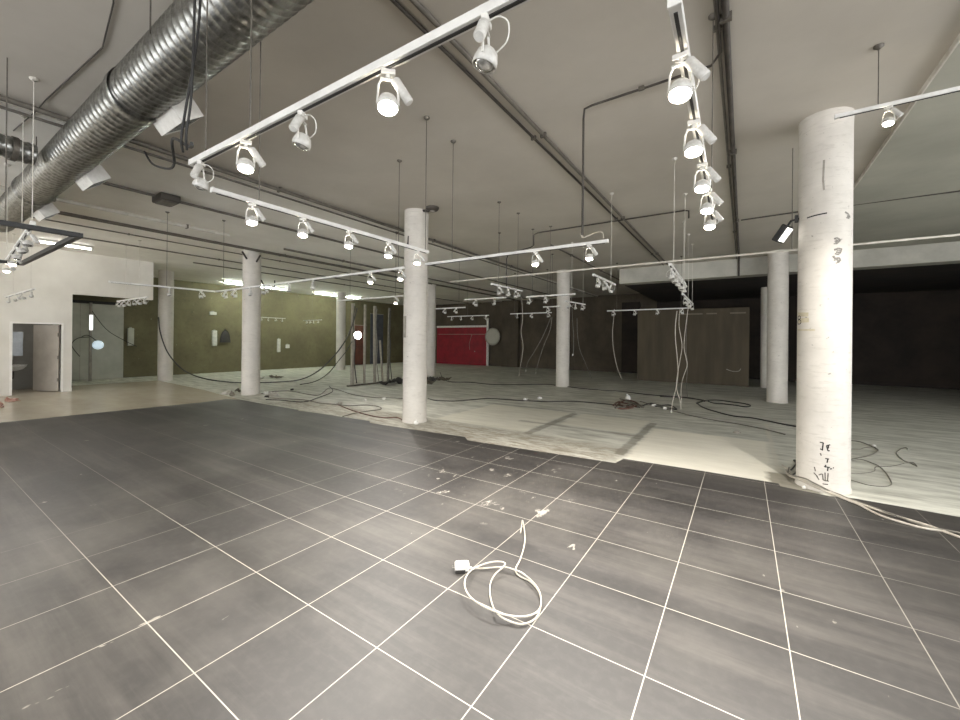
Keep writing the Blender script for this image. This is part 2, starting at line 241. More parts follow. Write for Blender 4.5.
# plaster splashes around one patch of tiles, plus a few single scuffs
def patch(cx_, cy_, r):
    dx = t.math('SUBTRACT', X, cx_); dy = t.math('SUBTRACT', Y, cy_)
    dd = t.math('SQRT', t.math('ADD', t.math('MULTIPLY', dx, dx), t.math('MULTIPLY', dy, dy))); return t.ramp(dd, r, r*.4)
spl = t.noise(4.5, 7, .75, (1, .6, 1), off=11)
pm = t.math('MAXIMUM', patch(-2.3, 2.75, .75), patch(-1.55, 2.75, .8)); pm = t.math('MAXIMUM', pm, patch(-2.0, 3.6, .6))
c = t.mix(t.math('MULTIPLY', t.math('MULTIPLY', t.ramp(spl, .60, .68), pm), .75), c, rgb(205, 198, 186))
spk = t.noise(9, 3, .5, (1, .5, 1), off=21)
c = t.mix(t.math('MULTIPLY', t.ramp(spk, .735, .76), .5), c, rgb(190, 184, 172))
c = t.mix(gr, c, rgb(176, 170, 159))
t.color(c); t.rough(t.math('MULTIPLY_ADD', streak, .25, .40)); t.bump(t.math('MULTIPLY', gr, -1.), .25, .002)

CONC = base_mat('concrete_screed', rgb(170, 170, 156), .75); t = NT(CONC); X, Y, Z = t.xyz()
f = t.noise(.5, 7, .62, (.7, 1, 1)); g = t.noise(3.2, 6, .65, (.4, 1.6, 1)); h = t.noise(22, 4, .6)
c = t.mix(t.ramp(f, .3, .7), rgb(226, 225, 214), rgb(200, 200, 189)); c = t.mix(t.math('MULTIPLY', t.ramp(g, .40, .70), .75), c, rgb(134, 132, 120))
wob = t.math('MULTIPLY', t.math('SUBTRACT', t.noise(5, 4, .6, off=3), .5), .12)
def rect(x0, x1, y0, y1, s=.05):
    xx = t.math('ADD', X, wob); yy = t.math('ADD', Y, wob)
    a = t.math('MULTIPLY', t.ramp(xx, x0-s, x0+s), t.ramp(xx, x1+s, x1-s)); b = t.math('MULTIPLY', t.ramp(yy, y0-s, y0+s), t.ramp(yy, y1+s, y1-s)); return t.math('MULTIPLY', a, b)
c = t.mix(t.math('MULTIPLY', rect(-1.0, .72, 4.5, 7.2), .75), c, rgb(236, 231, 216))
c = t.mix(t.math('MULTIPLY', rect(-2.6, -1.2, 6.5, 7.9), .6), c, rgb(228, 224, 208))
c = t.mix(t.math('MULTIPLY', rect(-4.9, -2.85, 5.5, 7.8), .6), c, rgb(228, 224, 208))
rg = t.noise(8, 7, .75, (.5, 1.6, 1), off=8)
c = t.mix(t.math('MULTIPLY', rect(-9.5, -1.05, 4.2, 5.45, .12), t.math('MULTIPLY_ADD', t.ramp(rg, .42, .62), .65, .25)), c, rgb(132, 122, 105))
c = t.mix(t.math('MULTIPLY', rect(-2.83, -2.68, 5.4, 7.8, .02), .6), c, rgb(110, 104, 90))
c = t.mix(t.math('MULTIPLY', rect(-1.17, -1.03, 5.0, 7.7, .02), .6), c, rgb(104, 98, 84))
c = t.mix(t.math('MULTIPLY', rect(-3.4, -1.1, 6.3, 6.42, .02), .45), c, rgb(120, 114, 100))
c = t.mix(t.math('MULTIPLY', rect(-5.2, -2.8, 7.9, 8.0, .02), .45), c, rgb(110, 104, 92))
c = t.mix(t.math('MULTIPLY', rect(.74, .80, 5.4, 9, .02), .5), c, rgb(214, 208, 192))
c = t.mix(t.math('MULTIPLY', rect(.64, 1.1, 4.6, 5.35, .03), .8), c, rgb(110, 104, 90))
t.color(c); t.rough(t.math('MULTIPLY_ADD', g, .3, .5)); t.bump(h, .3, .004)
PALE = base_mat('polished_pale_tile', rgb(176, 168, 152), .22); t = NT(PALE)
f = t.noise(.8, 5, .6, (.5, 1.2, 1)); g = t.noise(4, 5, .6)
c = t.mix(t.ramp(f, .3, .7), rgb(222, 213, 196), rgb(190, 180, 164)); c = t.mix(t.math('MULTIPLY', t.ramp(g, .4, .8), .15), c, rgb(160, 150, 134))
t.color(c); t.rough(t.math('MULTIPLY_ADD', f, .06, .22))

# ---------------------------------------------------------------- room shell
N_, S_, E_, W_ = 21., -8., 9., -20.2
H0 = 4.15
def ceil_z(x): return 4.12 if x < -6.3 else (4.10 if x > 1.85 else H0)
struct(MB().span((W_, S_, -.3), (E_, N_, -.008)).build('floor', CONC), 'bare grey concrete floor beyond the dark tiles')
edge_pts = [(-11.05, S_), (-11.08, .4), (-10.98, 2.0), (-10.86, 3.7), (-10.98, 4.22), (-10.6, 4.42), (-9.3, 4.40), (-8.0, 4.42), (-7.98, 4.36), (-7.2, 4.44), (-5.76, 4.52), (-5.6, 4.40),
            (-4.6, 4.46), (-3.47, 4.56), (-3.3, 4.40), (-2.4, 4.46), (-1.02, 4.56), (-.98, 4.82), (.0, 4.86), (.73, 4.86), (.74, 4.76), (1.15, 4.70), (1.35, 4.77), (2.1, 4.74), (E_, 4.74), (E_, S_)]
struct(MB().prism(edge_pts, -.3, 0).build('floor_dark_tile', TILE), 'dark grey tiled floor with pale grout')
pale_pts = [(-11.055, S_), (-11.085, .4), (-10.985, 2.0), (-10.866, 3.7), (-10.99, 4.22), (-10.65, 4.44), (-11.3, 4.5), (-13.5, 4.75), (-17.9, 5.0), (-18., 2.35), (-16.11, 2.35), (-16.11, 2.1), (-18., 2.1), (-18., .7), (-16.11, .7), (-16.11, S_)]
struct(MB().prism(pale_pts, -.3, -.003).build('floor_pale_tile', PALE), 'polished pale floor before the white wall')
struct(MB().span((-6.3, S_, H0), (1.85, N_, H0+.2)).build('ceiling', CEIL))
struct(MB().span((W_, S_, 4.12), (-6.3, N_, H0+.2)).build('ceiling_west', CEIL_W))
struct(MB().span((1.85, S_, 4.10), (E_, N_, H0+.2)).build('ceiling_east', CEIL_E))
struct(MB().span((-3.24, 13.95, 3.66), (E_, N_, 4.15)).build('ceiling_shade', BROWN_SHADE), 'lowered slab behind the beam, coloured dark for shade')  # added slab; its dark colour stands for shade behind the beam
struct(MB().span((1.835, S_, 4.095), (1.85, 13.4, 4.15)).build('trim_1', PIPE_LIGHT))
# white wall with the doorway, and the deep fascia over the recess
w = MB()
w.span((-16.28, S_, -.1), (-16.11, 1.18, 2.86)).span((-16.28, 2.10, 0), (-16.11, 2.33, 2.86)).span((-16.28, 1.18, 1.95), (-16.11, 2.10, 2.86))
w.span((-16.28, S_, 2.86), (-16.14, 4.26, 4.12)); w.span((-20.2, 2.23, -.1), (-16.28, 2.33, 4.12))
struct(w.build('wall_west', WALL_WHITE), 'white wall with a doorway')
w = MB().span((-16.29, 1.13, 0), (-16.09, 1.18, 2.0)).span((-16.29, 2.10, 0), (-16.09, 2.15, 2.0)).span((-16.29, 1.18, 1.95), (-16.09, 2.10, 2.0))
struct(w.build('trim_2', noisy('door_casing', rgb(236, 233, 226), rgb(226, 222, 214), 5, .5)))
struct(MB().span((-16.10, 2.15, 0), (-16.07, 2.33, .1)).span((-16.10, S_, 0), (-16.07, 1.13, .1)).build('baseboard_west', WALL_WHITE))
# washroom behind the doorway
w = MB().span((-17.98, .6, -.1), (-17.88, 2.23, 2.6)).span((-17.98, .6, -.1), (-16.28, .7, 2.6)).span((-17.9, .6, 2.4), (-16.28, 2.23, 2.5))
struct(w.build('wall_washroom', noisy('washroom_wall', rgb(150, 146, 136), rgb(130, 126, 118), 1.5, .6)))
struct(MB().span((W_-.2, 2.2, -.2), (W_, N_, 4.2)).build('wall_far_west', OLIVE), 'olive plaster wall under fluorescent tubes')
struct(MB().span((W_-.2, N_, -.2), (-3.3, N_+.2, 4.2)).build('wall_north', BROWN), 'dark brown back wall')
struct(MB().span((-3.3, N_, -.2), (E_+.2, N_+.2, 4.2)).build('wall_north_shade', BROWN_SHADE), 'back wall behind the beam, coloured dark for shade')  # same back wall, low light painted in as darker brown
struct(MB().span((E_, 7.5, -.2), (E_+.2, N_, 4.2)).build('wall_east', BROWN_SHADE))
struct(MB().span((-16.28, S_-.2, 2.9), (E_, S_, 4.2)).build('wall_south', WALL_WHITE))
struct(MB().span((-3.25, 13.45, 3.64), (E_, 13.95, H0)).build('beam', BEAM), 'pale ceiling beam across the dark rear bay')
struct(MB().span((-12.25, 20.7, 0), (-11.1, N_, 4.15)).build('wall_pilaster', BROWN))
struct(MB().span((-5.0, 20.9, 0), (-4.1, N_, 3.7)).build('doorway_shade', BROWN_SHADE), 'tall slab coloured dark as a shaded doorway gap in the back wall')  # solid slab; dark colour stands for the shade inside a gap

# door leaf, open into the washroom
dr = empty('washroom_door', (-16.2, 2.08, 0))
tag(dr, 'pale door leaf standing open into the washroom', 'door')
ang = math.radians(206)
R = Matrix.Rotation(ang, 3, 'Z')
DOORM = noisy('door_paint', rgb(176, 168, 156), rgb(160, 152, 140), 2, .5)
MB().box(R @ Vector((.43, 0, .975)), (.86, .04, 1.92), R, .004).build('leaf', DOORM, dr)
for z in (.35, 1.0, 1.65): MB().cyl(R @ Vector((.0, .03, z-.05)), R @ Vector((.0, .03, z+.05)), .014, 10).build('hinge', ROD, dr)
hd = MB().tube([R @ Vector((.79, -.02, 1.0)), R @ Vector((.79, -.07, 1.0)), R @ Vector((.68, -.075, 1.0))], .011, 10).box(R @ Vector((.79, -.024, .98)), (.045, .008, .18), R)
hd.build('handle', ROD, dr)
# basin and mirror inside
sk = empty('wash_basin', (-17.8, 1.38, 0)); tag(sk, 'small white wash basin seen through the doorway', 'sink')
MB().lathe([(.05, .58), (.16, .62), (.23, .70), (.25, .76), (.22, .755), (.17, .70), (.05, .66)], 28, Matrix.Translation((.27, 0, 0)) @ Matrix.Diagonal((1, 1.1, 1, 1)), caps=True).build('basin', PLASTIC_W, sk)
MB().tube([(.27, 0, .58), (.27, 0, .42), (.22, 0, .36), (.12, 0, .36), (.0, 0, .4)], .02, 10).build('drain_pipe', ROD, sk)
MB().tube([(.06, 0, .74), (.06, 0, .88), (.1, 0, .91), (.17, 0, .88)], .013, 10).box((.06, 0, .92), (.03, .015, .03)).build('tap', ROD, sk)
mr = empty('washroom_mirror', (-17.8, 1.44, 1.0)); tag(mr, 'rectangular mirror above the wash basin', 'mirror')
MB().box((.012, 0, .37), (.024, .34, .76), None, .004).build('frame', GREY_PLATE, mr)
MB().box((.026, 0, .37), (.004, .31, .72)).build('glass', noisy('mirror_glass', rgb(150, 152, 152), rgb(120, 122, 122), 3, .35, .6), mr)

# ---------------------------------------------------------------- columns
CR = .236
COLS = [((1.14, 5.06), 'nearest white round concrete column, scuffed and written on', None), ((-5.06, 5.06), 'white round column at the tile edge with a grey plate', None),
        ((-11.5, 5.13), 'white round column at the far corner of the dark tiles', None), ((-17.9, 5.2), 'white round column beside the recess in the white wall', None),
        ((-5.03, 12.75), 'slim-looking white column behind the hanging rails in mid-room', None), ((1.165, 12.85), 'greenish white column behind the nearest column', None),
        ((1.14, 17.15), 'rearmost column half hidden beyond the beam', None), ((-11.36, 12.87), 'shaded column just behind the grey-plated column', None),
        ((-17.6, 12.85), 'column under the fluorescent tubes by the loose posts', None)]
col_objs = []
for i, ((x, y), lab, _) in enumerate(COLS):
    e = empty('column', (x, y, 0)); tag(e, lab, 'column', kind='structure')
    prof = [(CR+.012, -.008), (CR+.01, .015), (CR, .03)]+[(CR, .03+k*.2) for k in range(1, 20)]+[(CR, 4.0), (CR+.004, ceil_z(x))]
    MB().lathe(prof, 48).build('shaft', COLUMN, e); col_objs.append(e)
def ribbon(mb, pts, width, off=.0015, r=CR):
    """a strip of the given width lying on the column's skin; points are (angle, height)"""
    P = [(a-2*PI if a > .5 else a, z) for a, z in pts]; Q = []
    for (a0, z0), (a1, z1) in zip(P, P[1:]):
        n = max(2, int((abs(a1-a0)*r+abs(z1-z0))/.02)+1)
        for k in range(n): Q.append((a0+(a1-a0)*k/n, z0+(z1-z0)*k/n))
    Q.append(P[-1]); vs = []
    for i, (a, z) in enumerate(Q):
        a0, z0 = Q[max(i-1, 0)]; a1, z1 = Q[min(i+1, len(Q)-1)]; tx, tz = (a1-a0)*r, z1-z0; L = math.hypot(tx, tz) or 1
        nx, nz = -tz/L*width/2, tx/L*width/2
        for s in (1, -1):
            for o in (off, -.004):
                aa = a+s*nx/r; vs.append(((r+o)*math.cos(aa), (r+o)*math.sin(aa), z+s*nz))
    fs = []
    for i in range(len(Q)-1):
        b, n = i*4, i*4+4
        fs += [(b, n, n+2, b+2), (b, b+1, n+1, n), (b+2, n+2, n+3, b+3)]
    mb.add(vs, fs)
INK = noisy('black_ink', rgb(30, 28, 26), rgb(48, 45, 42), 30, .8)
INK2 = noisy('faded_ink', rgb(96, 90, 82), rgb(130, 124, 114), 30, .8)
TAPE = noisy('yellowed_tape', rgb(200, 190, 162), rgb(184, 174, 148), 20, .6)
SCUFF = noisy('scuffed_render', rgb(104, 100, 94), rgb(150, 145, 136), 60, .85)
c1 = col_objs[0]
m1 = MB(); m2 = MB()
for i, s in enumerate(DATA['write']): ribbon(m1 if i < 14 else m2, s, .011)
m1.build('handwriting', INK, c1)['label'] = 'black handwriting running up the column foot'
m2.build('scribble', INK2, c1)['label'] = 'faded scribble near the column foot'
m = MB()
for zc, rr in ((1.902, .020), (1.853, .026)):
    ribbon(m, [(-2.84+rr*1.5/CR*math.cos(q*PI/8), zc+rr*math.sin(q*PI/8)) for q in range(17)], .009)
m.build('number_mark', INK, c1)['label'] = 'black figure 8'
for p, wd in zip(DATA['tape'], (.045, .05, .022)):
    ribbon(mm := MB(), p, wd, .0012); mm.build('tape_strip', TAPE, c1)
for p in DATA['smudge']:
    ribbon(mm := MB(), p, .02, .0014); ribbon(mm, [(a-.05, z-.018) for a, z in p[1:]], .012, .0016); mm.build('smudge', SCUFF, c1)
ribbon(mm := MB(), DATA['scratch'][0], .014); mm.build('scratch', INK, c1)
ribbon(mm := MB(), DATA['scratch'][1], .018, .001); mm.build('stain', GREY_PLATE, c1)
c2 = col_objs[1]
a = math.atan2(-5.1-.785, .34+5.05); aa = a-1.05
MB().box((CR*math.cos(aa), CR*math.sin(aa), 1.86), (.03, .09, .42), Matrix.Rotation(aa, 3, 'Z'), .005).build('plate', GREY_PLATE, c2)
m = MB(); ribbon(m, [(a-.9, 3.42), (a-.75, 3.5), (a-.72, 3.62)], .03); ribbon(m, [(a-.72, 3.45), (a-.7, 3.62)], .025); m.build('bracket_stub', PIPE_DARK, c2)
c3 = col_objs[2]; a = math.atan2(-.785-5.15, .34+11.45)
for s, z in ((-.6, 3.86), (.5, 3.8)):
    MB().tube([(.23*math.cos(a+s), .23*math.sin(a+s), z), (.42*math.cos(a+s), .42*math.sin(a+s), z+.16)], .025, 8).build('bracket_stub', PIPE_DARK, c3)
MB().tube(smooth([(.25*math.cos(a+1.2), .25*math.sin(a+1.2), 3.3), (.4*math.cos(a+1.2), .4*math.sin(a+1.2), 3.05), (.6*math.cos(a+1.2), .6*math.sin(a+1.2), 3.1), (.62*math.cos(a+1.2), .62*math.sin(a+1.2), 3.3)]), .018, 8).build('hook', PIPE_DARK, c3)

# ---------------------------------------------------------------- air duct
DY, DZ, DR = .47, 3.84, .209
du = empty('air_duct', (-5.88, DY, DZ)); tag(du, 'silver spiral air duct under the ceiling', 'duct')
MX = Matrix.Rotation(PI/2, 4, 'Y')
def corr(x0, x1, step, amp, r):
    prof = []; x = x0
    while x < x1:
        prof += [(r, x), (r, x+step*.55), (r+amp, x+step*.72), (r+amp, x+step*.85)]; x += step
    return prof+[(r, x1)]
prof = corr(-5.9, -2.9, .075, .006, DR-.004)+[(DR+.012, -2.88), (DR+.012, -2.78)]+corr(-2.76, 1.5, .11, .007, DR)+[(DR+.014, 1.52), (DR+.014, 1.60)]+corr(1.62, 5.2, .085, .008, DR)
MB().lathe(prof, 40, MX).build('pipe_wall', GALV, du)
for x in (-2.83, 1.56, 4.2): MB().lathe([(DR+.016, x-.05), (DR+.02, x-.045), (DR+.02, x+.045), (DR+.016, x+.05)], 40, MX).build('collar', GALV, du)
for x in (-4.6, -1.2, 2.6, 4.8):
    for s in (-1, 1): MB().tube([(x, s*(DR+.01), 0), (x, s*(DR+.01), ceil_z(x-6)-DZ)], .006, 6).build('hanger', ROD, du)
def spout(x, w_):
    R = Matrix.Rotation(math.radians(38), 3, 'X')      # faces down and away from the duct
    c = Vector((x, .24, -.14)); 
    o = MB()
    fr = R @ Vector((0, 0, -1)); e = .012
    for (cx_, cy_, sx, sy) in ((0, .105, w_, e), (0, -.105, w_, e), (w_/2, 0, e, .222), (-w_/2, 0, e, .222)):
        o.box(c+R @ Vector((cx_, cy_, 0)), (sx, sy, .17), R)
    o.box(c+R @ Vector((0, 0, .105)), (w_, .21, .01), R)
    ob = o.build('spout', WHITE_METAL, du)
    g = MB()
    for k in range(7): g.box(c+R @ Vector((-w_/2+w_*(k+.5)/7, 0, -.07)), (.006, .2, .02), R)
    g.build('grille', GALV, ob)
for x in (1.75, -.95, -3.6): spout(x, .46)
br = empty('branch_duct', (-6.83, .20, 3.8)); tag(br, 'short flexible branch duct joining the silver duct', 'duct')
p = smooth([(0, 0, -.0), (.02, -.35, .02), (-.05, -.8, .07), (-.15, -1.5, .1), (-.2, -2.6, .1)], 16)
MB().tube(p, [.125+.007*math.sin(i*1.9) for i in range(len(p))], 24).build('hose', GALV, br)
for i in (8, 14, 20): MB().tube([p[i], p[i]+(p[i+1]-p[i]).normalized()*.05], .142, 24).build('clamp_band', ROD, br)

# ---------------------------------------------------------------- ceiling pipes and conduits
def pipe(name, label, pts, r, m, clamps=(), cat='pipe', group=None, k=0):
    if max(q[2] for q in pts) > 3.5: pts = [(q[0]+.12, q[1]-.14 if name != 'x' else q[1], q[2]) for q in pts]; clamps = [(q[0]+.12, q[1]-.14, q[2]) for q in clamps]
    elif name == 'hanging_cable': pts = [(q[0]+.1, q[1]-.13, q[2]) for q in pts]
    P = smooth(pts, k) if k else pts
    e = empty(name, pts[0]); o = Vector(pts[0]); tag(e, label, cat, group)
    MB().tube([Vector(q)-o for q in P], r, 10).build('tube', m, e)
    for c in clamps:
        MB().box(Vector(c)-o+Vector((0, 0, .0)), (r*2+.03, .03, r*2+.012)).build('clamp', ROD, e)
    return e
def run_y(x, y0, y1, z, r, m, label, n=4, name='ceiling_pipe'):
    return pipe(name, label, [(x, y0, z), (x, y1, z)], r, m, [(x, y0+(y1-y0)*(k+.5)/n, z) for k in range(n)])
run_y(-1.93, -2, 13.4, 4.125, .016, PIPE_DARK, 'dark half of the twin conduit running to the beam')
run_y(-1.80, -2, 13.4, 4.125, .022, PIPE, 'pale half of the twin conduit running to the beam')
pipe('ceiling_pipe', 'dark conduit beside the all-lit rail, turning down the beam', [(.13, -2, 4.12), (.13, 13.53, 4.12), (.13, 13.55, 4.08), (.13, 13.55, 3.62)], .026, PIPE_DARK, [(.13, y, 4.12) for y in (1.5, 2.9, 5.5, 9)])
pipe('ceiling_pipe', 'thinner pale conduit alongside the dark beam conduit', [(.07, -2, 4.13), (.07, 13.42, 4.13)], .014, PIPE, [(.07, y, 4.13) for y in (3, 6, 10)])
run_y(-6.25, -3, 13, 4.10, .03, PIPE, 'clamped grey pipe crossing above the short end of the duct')
run_y(-6.45, -3, 20.8, 4.075, 0.017, PIPE, 'slimmer pipe beside the clamped grey pipe over the duct')
run_y(-8.34, 1.2, 20.8, 4.08, .025, PIPE, 'conduit leaving the grey ceiling junction box')
pipe('ceiling_pipe', 'bright white pipe ending above the dark-tile corner column', [(-9.85, -3, 4.02), (-9.85, 3.85, 4.02)], .035, PIPE_LIGHT, [(-9.85, y, 4.02) for y in (-1, 1, 3)])
run_y(-11.05, -3, 20.8, 4.07, 0.021, PIPE, 'stout grey pipe past the bright white pipe')
run_y(-11.3, -3, 20.8, 4.09, .02, PIPE, 'slim pipe paired with the stout one past the white pipe')
run_y(-12.1, -3, 12, 4.08, 0.015, PIPE, 'thin pipe stopping short, nearer the white wall')
run_y(-13.6, 0, 14, 4.09, .018, PIPE, 'thin grey pipe closest to the white wall fascia')
run_y(-10.2, 5.4, 20.8, 4.05, .03, PIPE, 'grey pipe starting behind the dark-tile corner column')
run_y(-14.8, 5, 20.8, 4.07, 0.019, PIPE, 'grey pipe in the bay of the olive wall')
run_y(-3.95, 9, 20.8, 4.12, 0.022, PIPE, 'grey pipe above the mid-room rails toward the back wall')
pipe('ceiling_conduit', 'thin conduit dropping to the two-lamp rail', [(.07, -2, 4.115), (.08, 3.3, 4.115), (.0, 3.45, 4.115), (-1.1, 3.47, 4.115), (-1.18, 3.47, 4.10), (-1.19, 3.47, 4.0), (-1.19, 3.47, 2.75)], .012, PIPE_DARK, [(-.6, 3.46, 4.12)])
pipe('hanging_cable', 'short pale cable curling from the conduit end to the rail', smooth([(-1.19, 3.47, 2.78), (-1.16, 3.46, 2.72), (-1.02, 3.42, 2.74), (-.93, 3.36, 2.72), (-.9, 3.31, 2.645)], 6), .007, CABLE_W, cat='cable')
pipe('ceiling_conduit', 'thin conduit crossing the ceiling before the mid-room rails', [(-.62, 7.76, 3.96), (-.62, 7.76, 4.10), (-.7, 7.76, 4.12), (-3.75, 7.74, 4.12), (-3.83, 7.72, 4.08), (-3.83, 7.72, 3.84), (-3.9, 7.72, 3.8), (-4.5, 7.72, 3.72), (-4.55, 7.72, 3.6), (-4.55, 7.72, 2.9)], .014, PIPE_DARK)
pipe('ceiling_conduit', 'thin conduit crossing toward the nearest column top', [(.2, 9.03, 4.12), (1.05, 8.98, 4.12), (3.2, 8.9, 4.09)], .013, PIPE_DARK)
pipe('ceiling_wire', 'dark wire stapled across the ceiling above the duct', [(-3.3, .15, 4.14), (-3.75, .27, 4.14), (-4.45, .37, 4.14), (-6.0, .28, 4.14), (-6.3, .26, 4.11), (-7.2, .2, 4.11)], .006, PIPE_DARK, cat='wire')
pipe('hanging_cable', 'dark looping cable from duct spout to the rail end', smooth([(-5.4, .95, 3.7), (-5.0, .9, 3.45), (-4.3, .8, 3.2), (-3.7, .65, 3.05), (-3.3, .5, 3.08), (-2.6, .35, 2.78), (-2.35, .27, 2.7)], 6), .01, DARK, cat='cable')
for i, (dx, lab) in enumerate(((0, 'dark cable hanging beside the rod at the duct-side rail end'), (-.05, 'second dark cable bowing beside the same rail-end rod'))):
    pipe('hanging_cable', lab, smooth([(-2.27+dx*.3, .25+i*.03, 4.1), (-2.28+dx*.3, .25+i*.03, 3.4), (-2.31+dx, .25, 2.95), (-2.37+dx*1.3, .25, 2.75), (-2.36+dx, .25, 2.66)], 6), .0065, DARK, cat='cable')
jb = empty('ceiling_junction_box', (-8.2, 1.98, 4.055)); tag(jb, 'grey junction box on the ceiling beyond the duct', 'junction box')
MB().box((0, 0, 0), (.42, .3, .12), None, .02).build('housing', PIPE_DARK, jb); MB().box((0, 0, -.066), (.34, .22, .016), None, .004).build('cover', PIPE, jb)
cr = empty('ceiling_lamp_socket', (-4.62, 5.02, 4.15)); tag(cr, 'dark round ceiling socket beside the grey-plated column', 'ceiling fitting')
MB().lathe([(.13, 0), (.13, -.02), (.10, -.06), (.06, -.07)], 28, caps=True).build('rose', PIPE_DARK, cr)
MB().tube([(-.1, 0, -.05), (-.26, -.02, -.02)], .025, 8).build('stub', BLACK, cr)
MB().lathe([(.05, -.068), (.045, -.085), (.02, -.09)], 20, caps=True).build('socket', GREY_PLATE, cr)

# long thin rail/pipe crossing the whole bay behind the nearest column
lp = pipe('hanging_rail', 'long thin white pipe crossing behind the nearest column', [(-4.7, 5.72, 2.82), (5.5, 5.72, 2.82)], .014, PIPE_LIGHT, cat='rail')
for x in (.9, 4.2): MB().tube([(x+4.7, 0, .01), (x+4.7, 0, ceil_z(x)-2.82)], .005, 6).build('rod', ROD, lp)

# ---------------------------------------------------------------- lighting tracks
HX, HY = .08, -.10
def track(label, a, b, z=2.6, rods=(.1, .9), group=None, m=RAIL_WHITE, w=.036, slot=True, rodm=ROD):
    a = Vector((a[0]+HX, a[1]+HY, z)); b = Vector((b[0]+HX, b[1]+HY, z)); d = b-a; L = d.length
    e = empty('lighting_track', a, math.atan2(d.y, d.x)); tag(e, label, 'lighting track', group)
    MB().box((L/2, 0, .016), (L, w, .032), None, .002).build('rail', m, e)
    if slot: MB().box((L/2, 0, -.001), (L-.04, .011, .006)).build('slot', DARK, e)
    for x in (-.006, L+.006): MB().box((x, 0, .016), (.014, w+.004, .036), None, .003).build('end_cap', m, e)
    for t_ in rods:
        x = L*t_; p = a+d*t_; h = ceil_z(p.x)-z
        o = MB().cyl((x, 0, .03), (x, 0, h), .004, 8).build('rod', rodm, e)
        MB().lathe([(.035, h), (.035, h-.012), (.012, h-.03)], 16, Matrix.Translation((x, 0, 0))).build('ceiling_plate', rodm, o)
    return e, a, d
def lamp_proto(lit):
    e = empty('track_spotlight', (0, 0, 0)); e.scale = (.69, .69, .69)
    MB().box((0, 0, -.016), (.075, .034, .03), None, .005).cyl((0, 0, -.03), (0, 0, -.05), .013, 12).build('adapter', WHITE_METAL, e)
    yk = MB().box((-.004, .0, -.055), (.075, .018, .008))
    for s in (-1, 1): yk.tube([(s*.034, 0, -.055), (s*.05, 0, -.09), (s*.056, 0, -.19)], .006, 8)
    yk.build('yoke', WHITE_METAL, e)
    tilt = Matrix.Translation((0, 0, -.185)) @ Matrix.Rotation(math.radians(-16), 4, 'X')
    rg = MB().lathe([(.030, .045), (.046, .03), (.056, -.005), (.056, -.03), (.051, -.03), (.050, -.008), (.02, .03)], 28, tilt); rg.build('lamp_ring', LAMP_BODY, e)
    dome = MB().lathe([(.001, -.046), (.018, -.044), (.034, -.038), (.046, -.026), (.050, -.012), (.044, .0), (.001, .004)], 24, tilt)
    bo = dome.build('bulb', GLASS_LIT if lit else GLASS_OFF, e)
    bo['label'] = 'glowing lamp lens' if lit else 'unlit silver reflector lamp'
    ax = (Vector((.035, 0, -.05)), Vector((.115, .0, -.165)))
    MB().tube([ax[0], ax[0].lerp(ax[1], .06), ax[1].lerp(ax[0], .06), ax[1]], [.02, .026, .026, .02], 18).build('gear_tube', LAMP_BODY, e)
    cb = smooth([(.02, .02, -.03), (.05, .075, -.045), (.06, .115, -.09), (.04, .105, -.15), (.01, .05, -.17)], 5)
    MB().tube(cb, .0035, 6).build('flex', WHITE_METAL, e)
    return e
PROTO = {True: lamp_proto(True), False: lamp_proto(False)}
used = {True: False, False: False}
def lamp(p, lit, label, rz, group, power=0., cone=150, warm=(1., .955, .89)):
    if not used[lit]: o = PROTO[lit]; used[lit] = True
    else: o = copy_tree(PROTO[lit])
    o.location = p; o.rotation_euler = (0, 0, rz); tag(o, label, 'spotlight', group)
    if lit and power:
        ld = bpy.data.lights.new('spot_beam', 'SPOT'); ld.energy = power; ld.spot_size = math.radians(cone); ld.spot_blend = 1.; ld.color = warm; ld.shadow_soft_size = .04
        lo = bpy.data.objects.new('spot_beam', ld); COL.objects.link(lo)
        q = Matrix.Rotation(rz, 3, 'Z') @ (Matrix.Rotation(math.radians(-16), 3, 'X') @ Vector((0, 0, -1)))
        lo.location = Vector(p)+Vector((0, 0, -.128))+q*.062
        lo.rotation_euler = q.to_track_quat('-Z', 'Y').to_euler()
    return o
POW = 90.
CAMXY = Vector((.337, -.785))
def lamps(pts, z, lits, rail, start, group, rz=None, power=POW, jit=.35):
    rnd = random.Random(len(pts)*31+int(abs(pts[0][0])*100))
    n = len(pts); pts = [(p[0]+HX, p[1]+HY) for p in pts]
    for i, (p, l) in enumerate(zip(pts, lits)):
        st = 'lit' if l else 'unlit'
        lab = (f'{st} spotlight, {ORD[i]} from {start} on the {rail}' if n > 1 else f'single {st} white spotlight on the {rail}')
        if rz is None:
            # heads that shine are turned partly to the viewer side of the shop
            v = CAMXY-Vector(p); r = math.atan2(v.y, v.x)+PI/2+rnd.uniform(-jit, jit)
            if not l: r = rnd.uniform(-PI, PI)
        else: r = rz+rnd.uniform(-jit, jit)
        lamp((p[0], p[1], z), bool(l), lab, r, group, power)
G = 'white spotlights on the hanging rails'
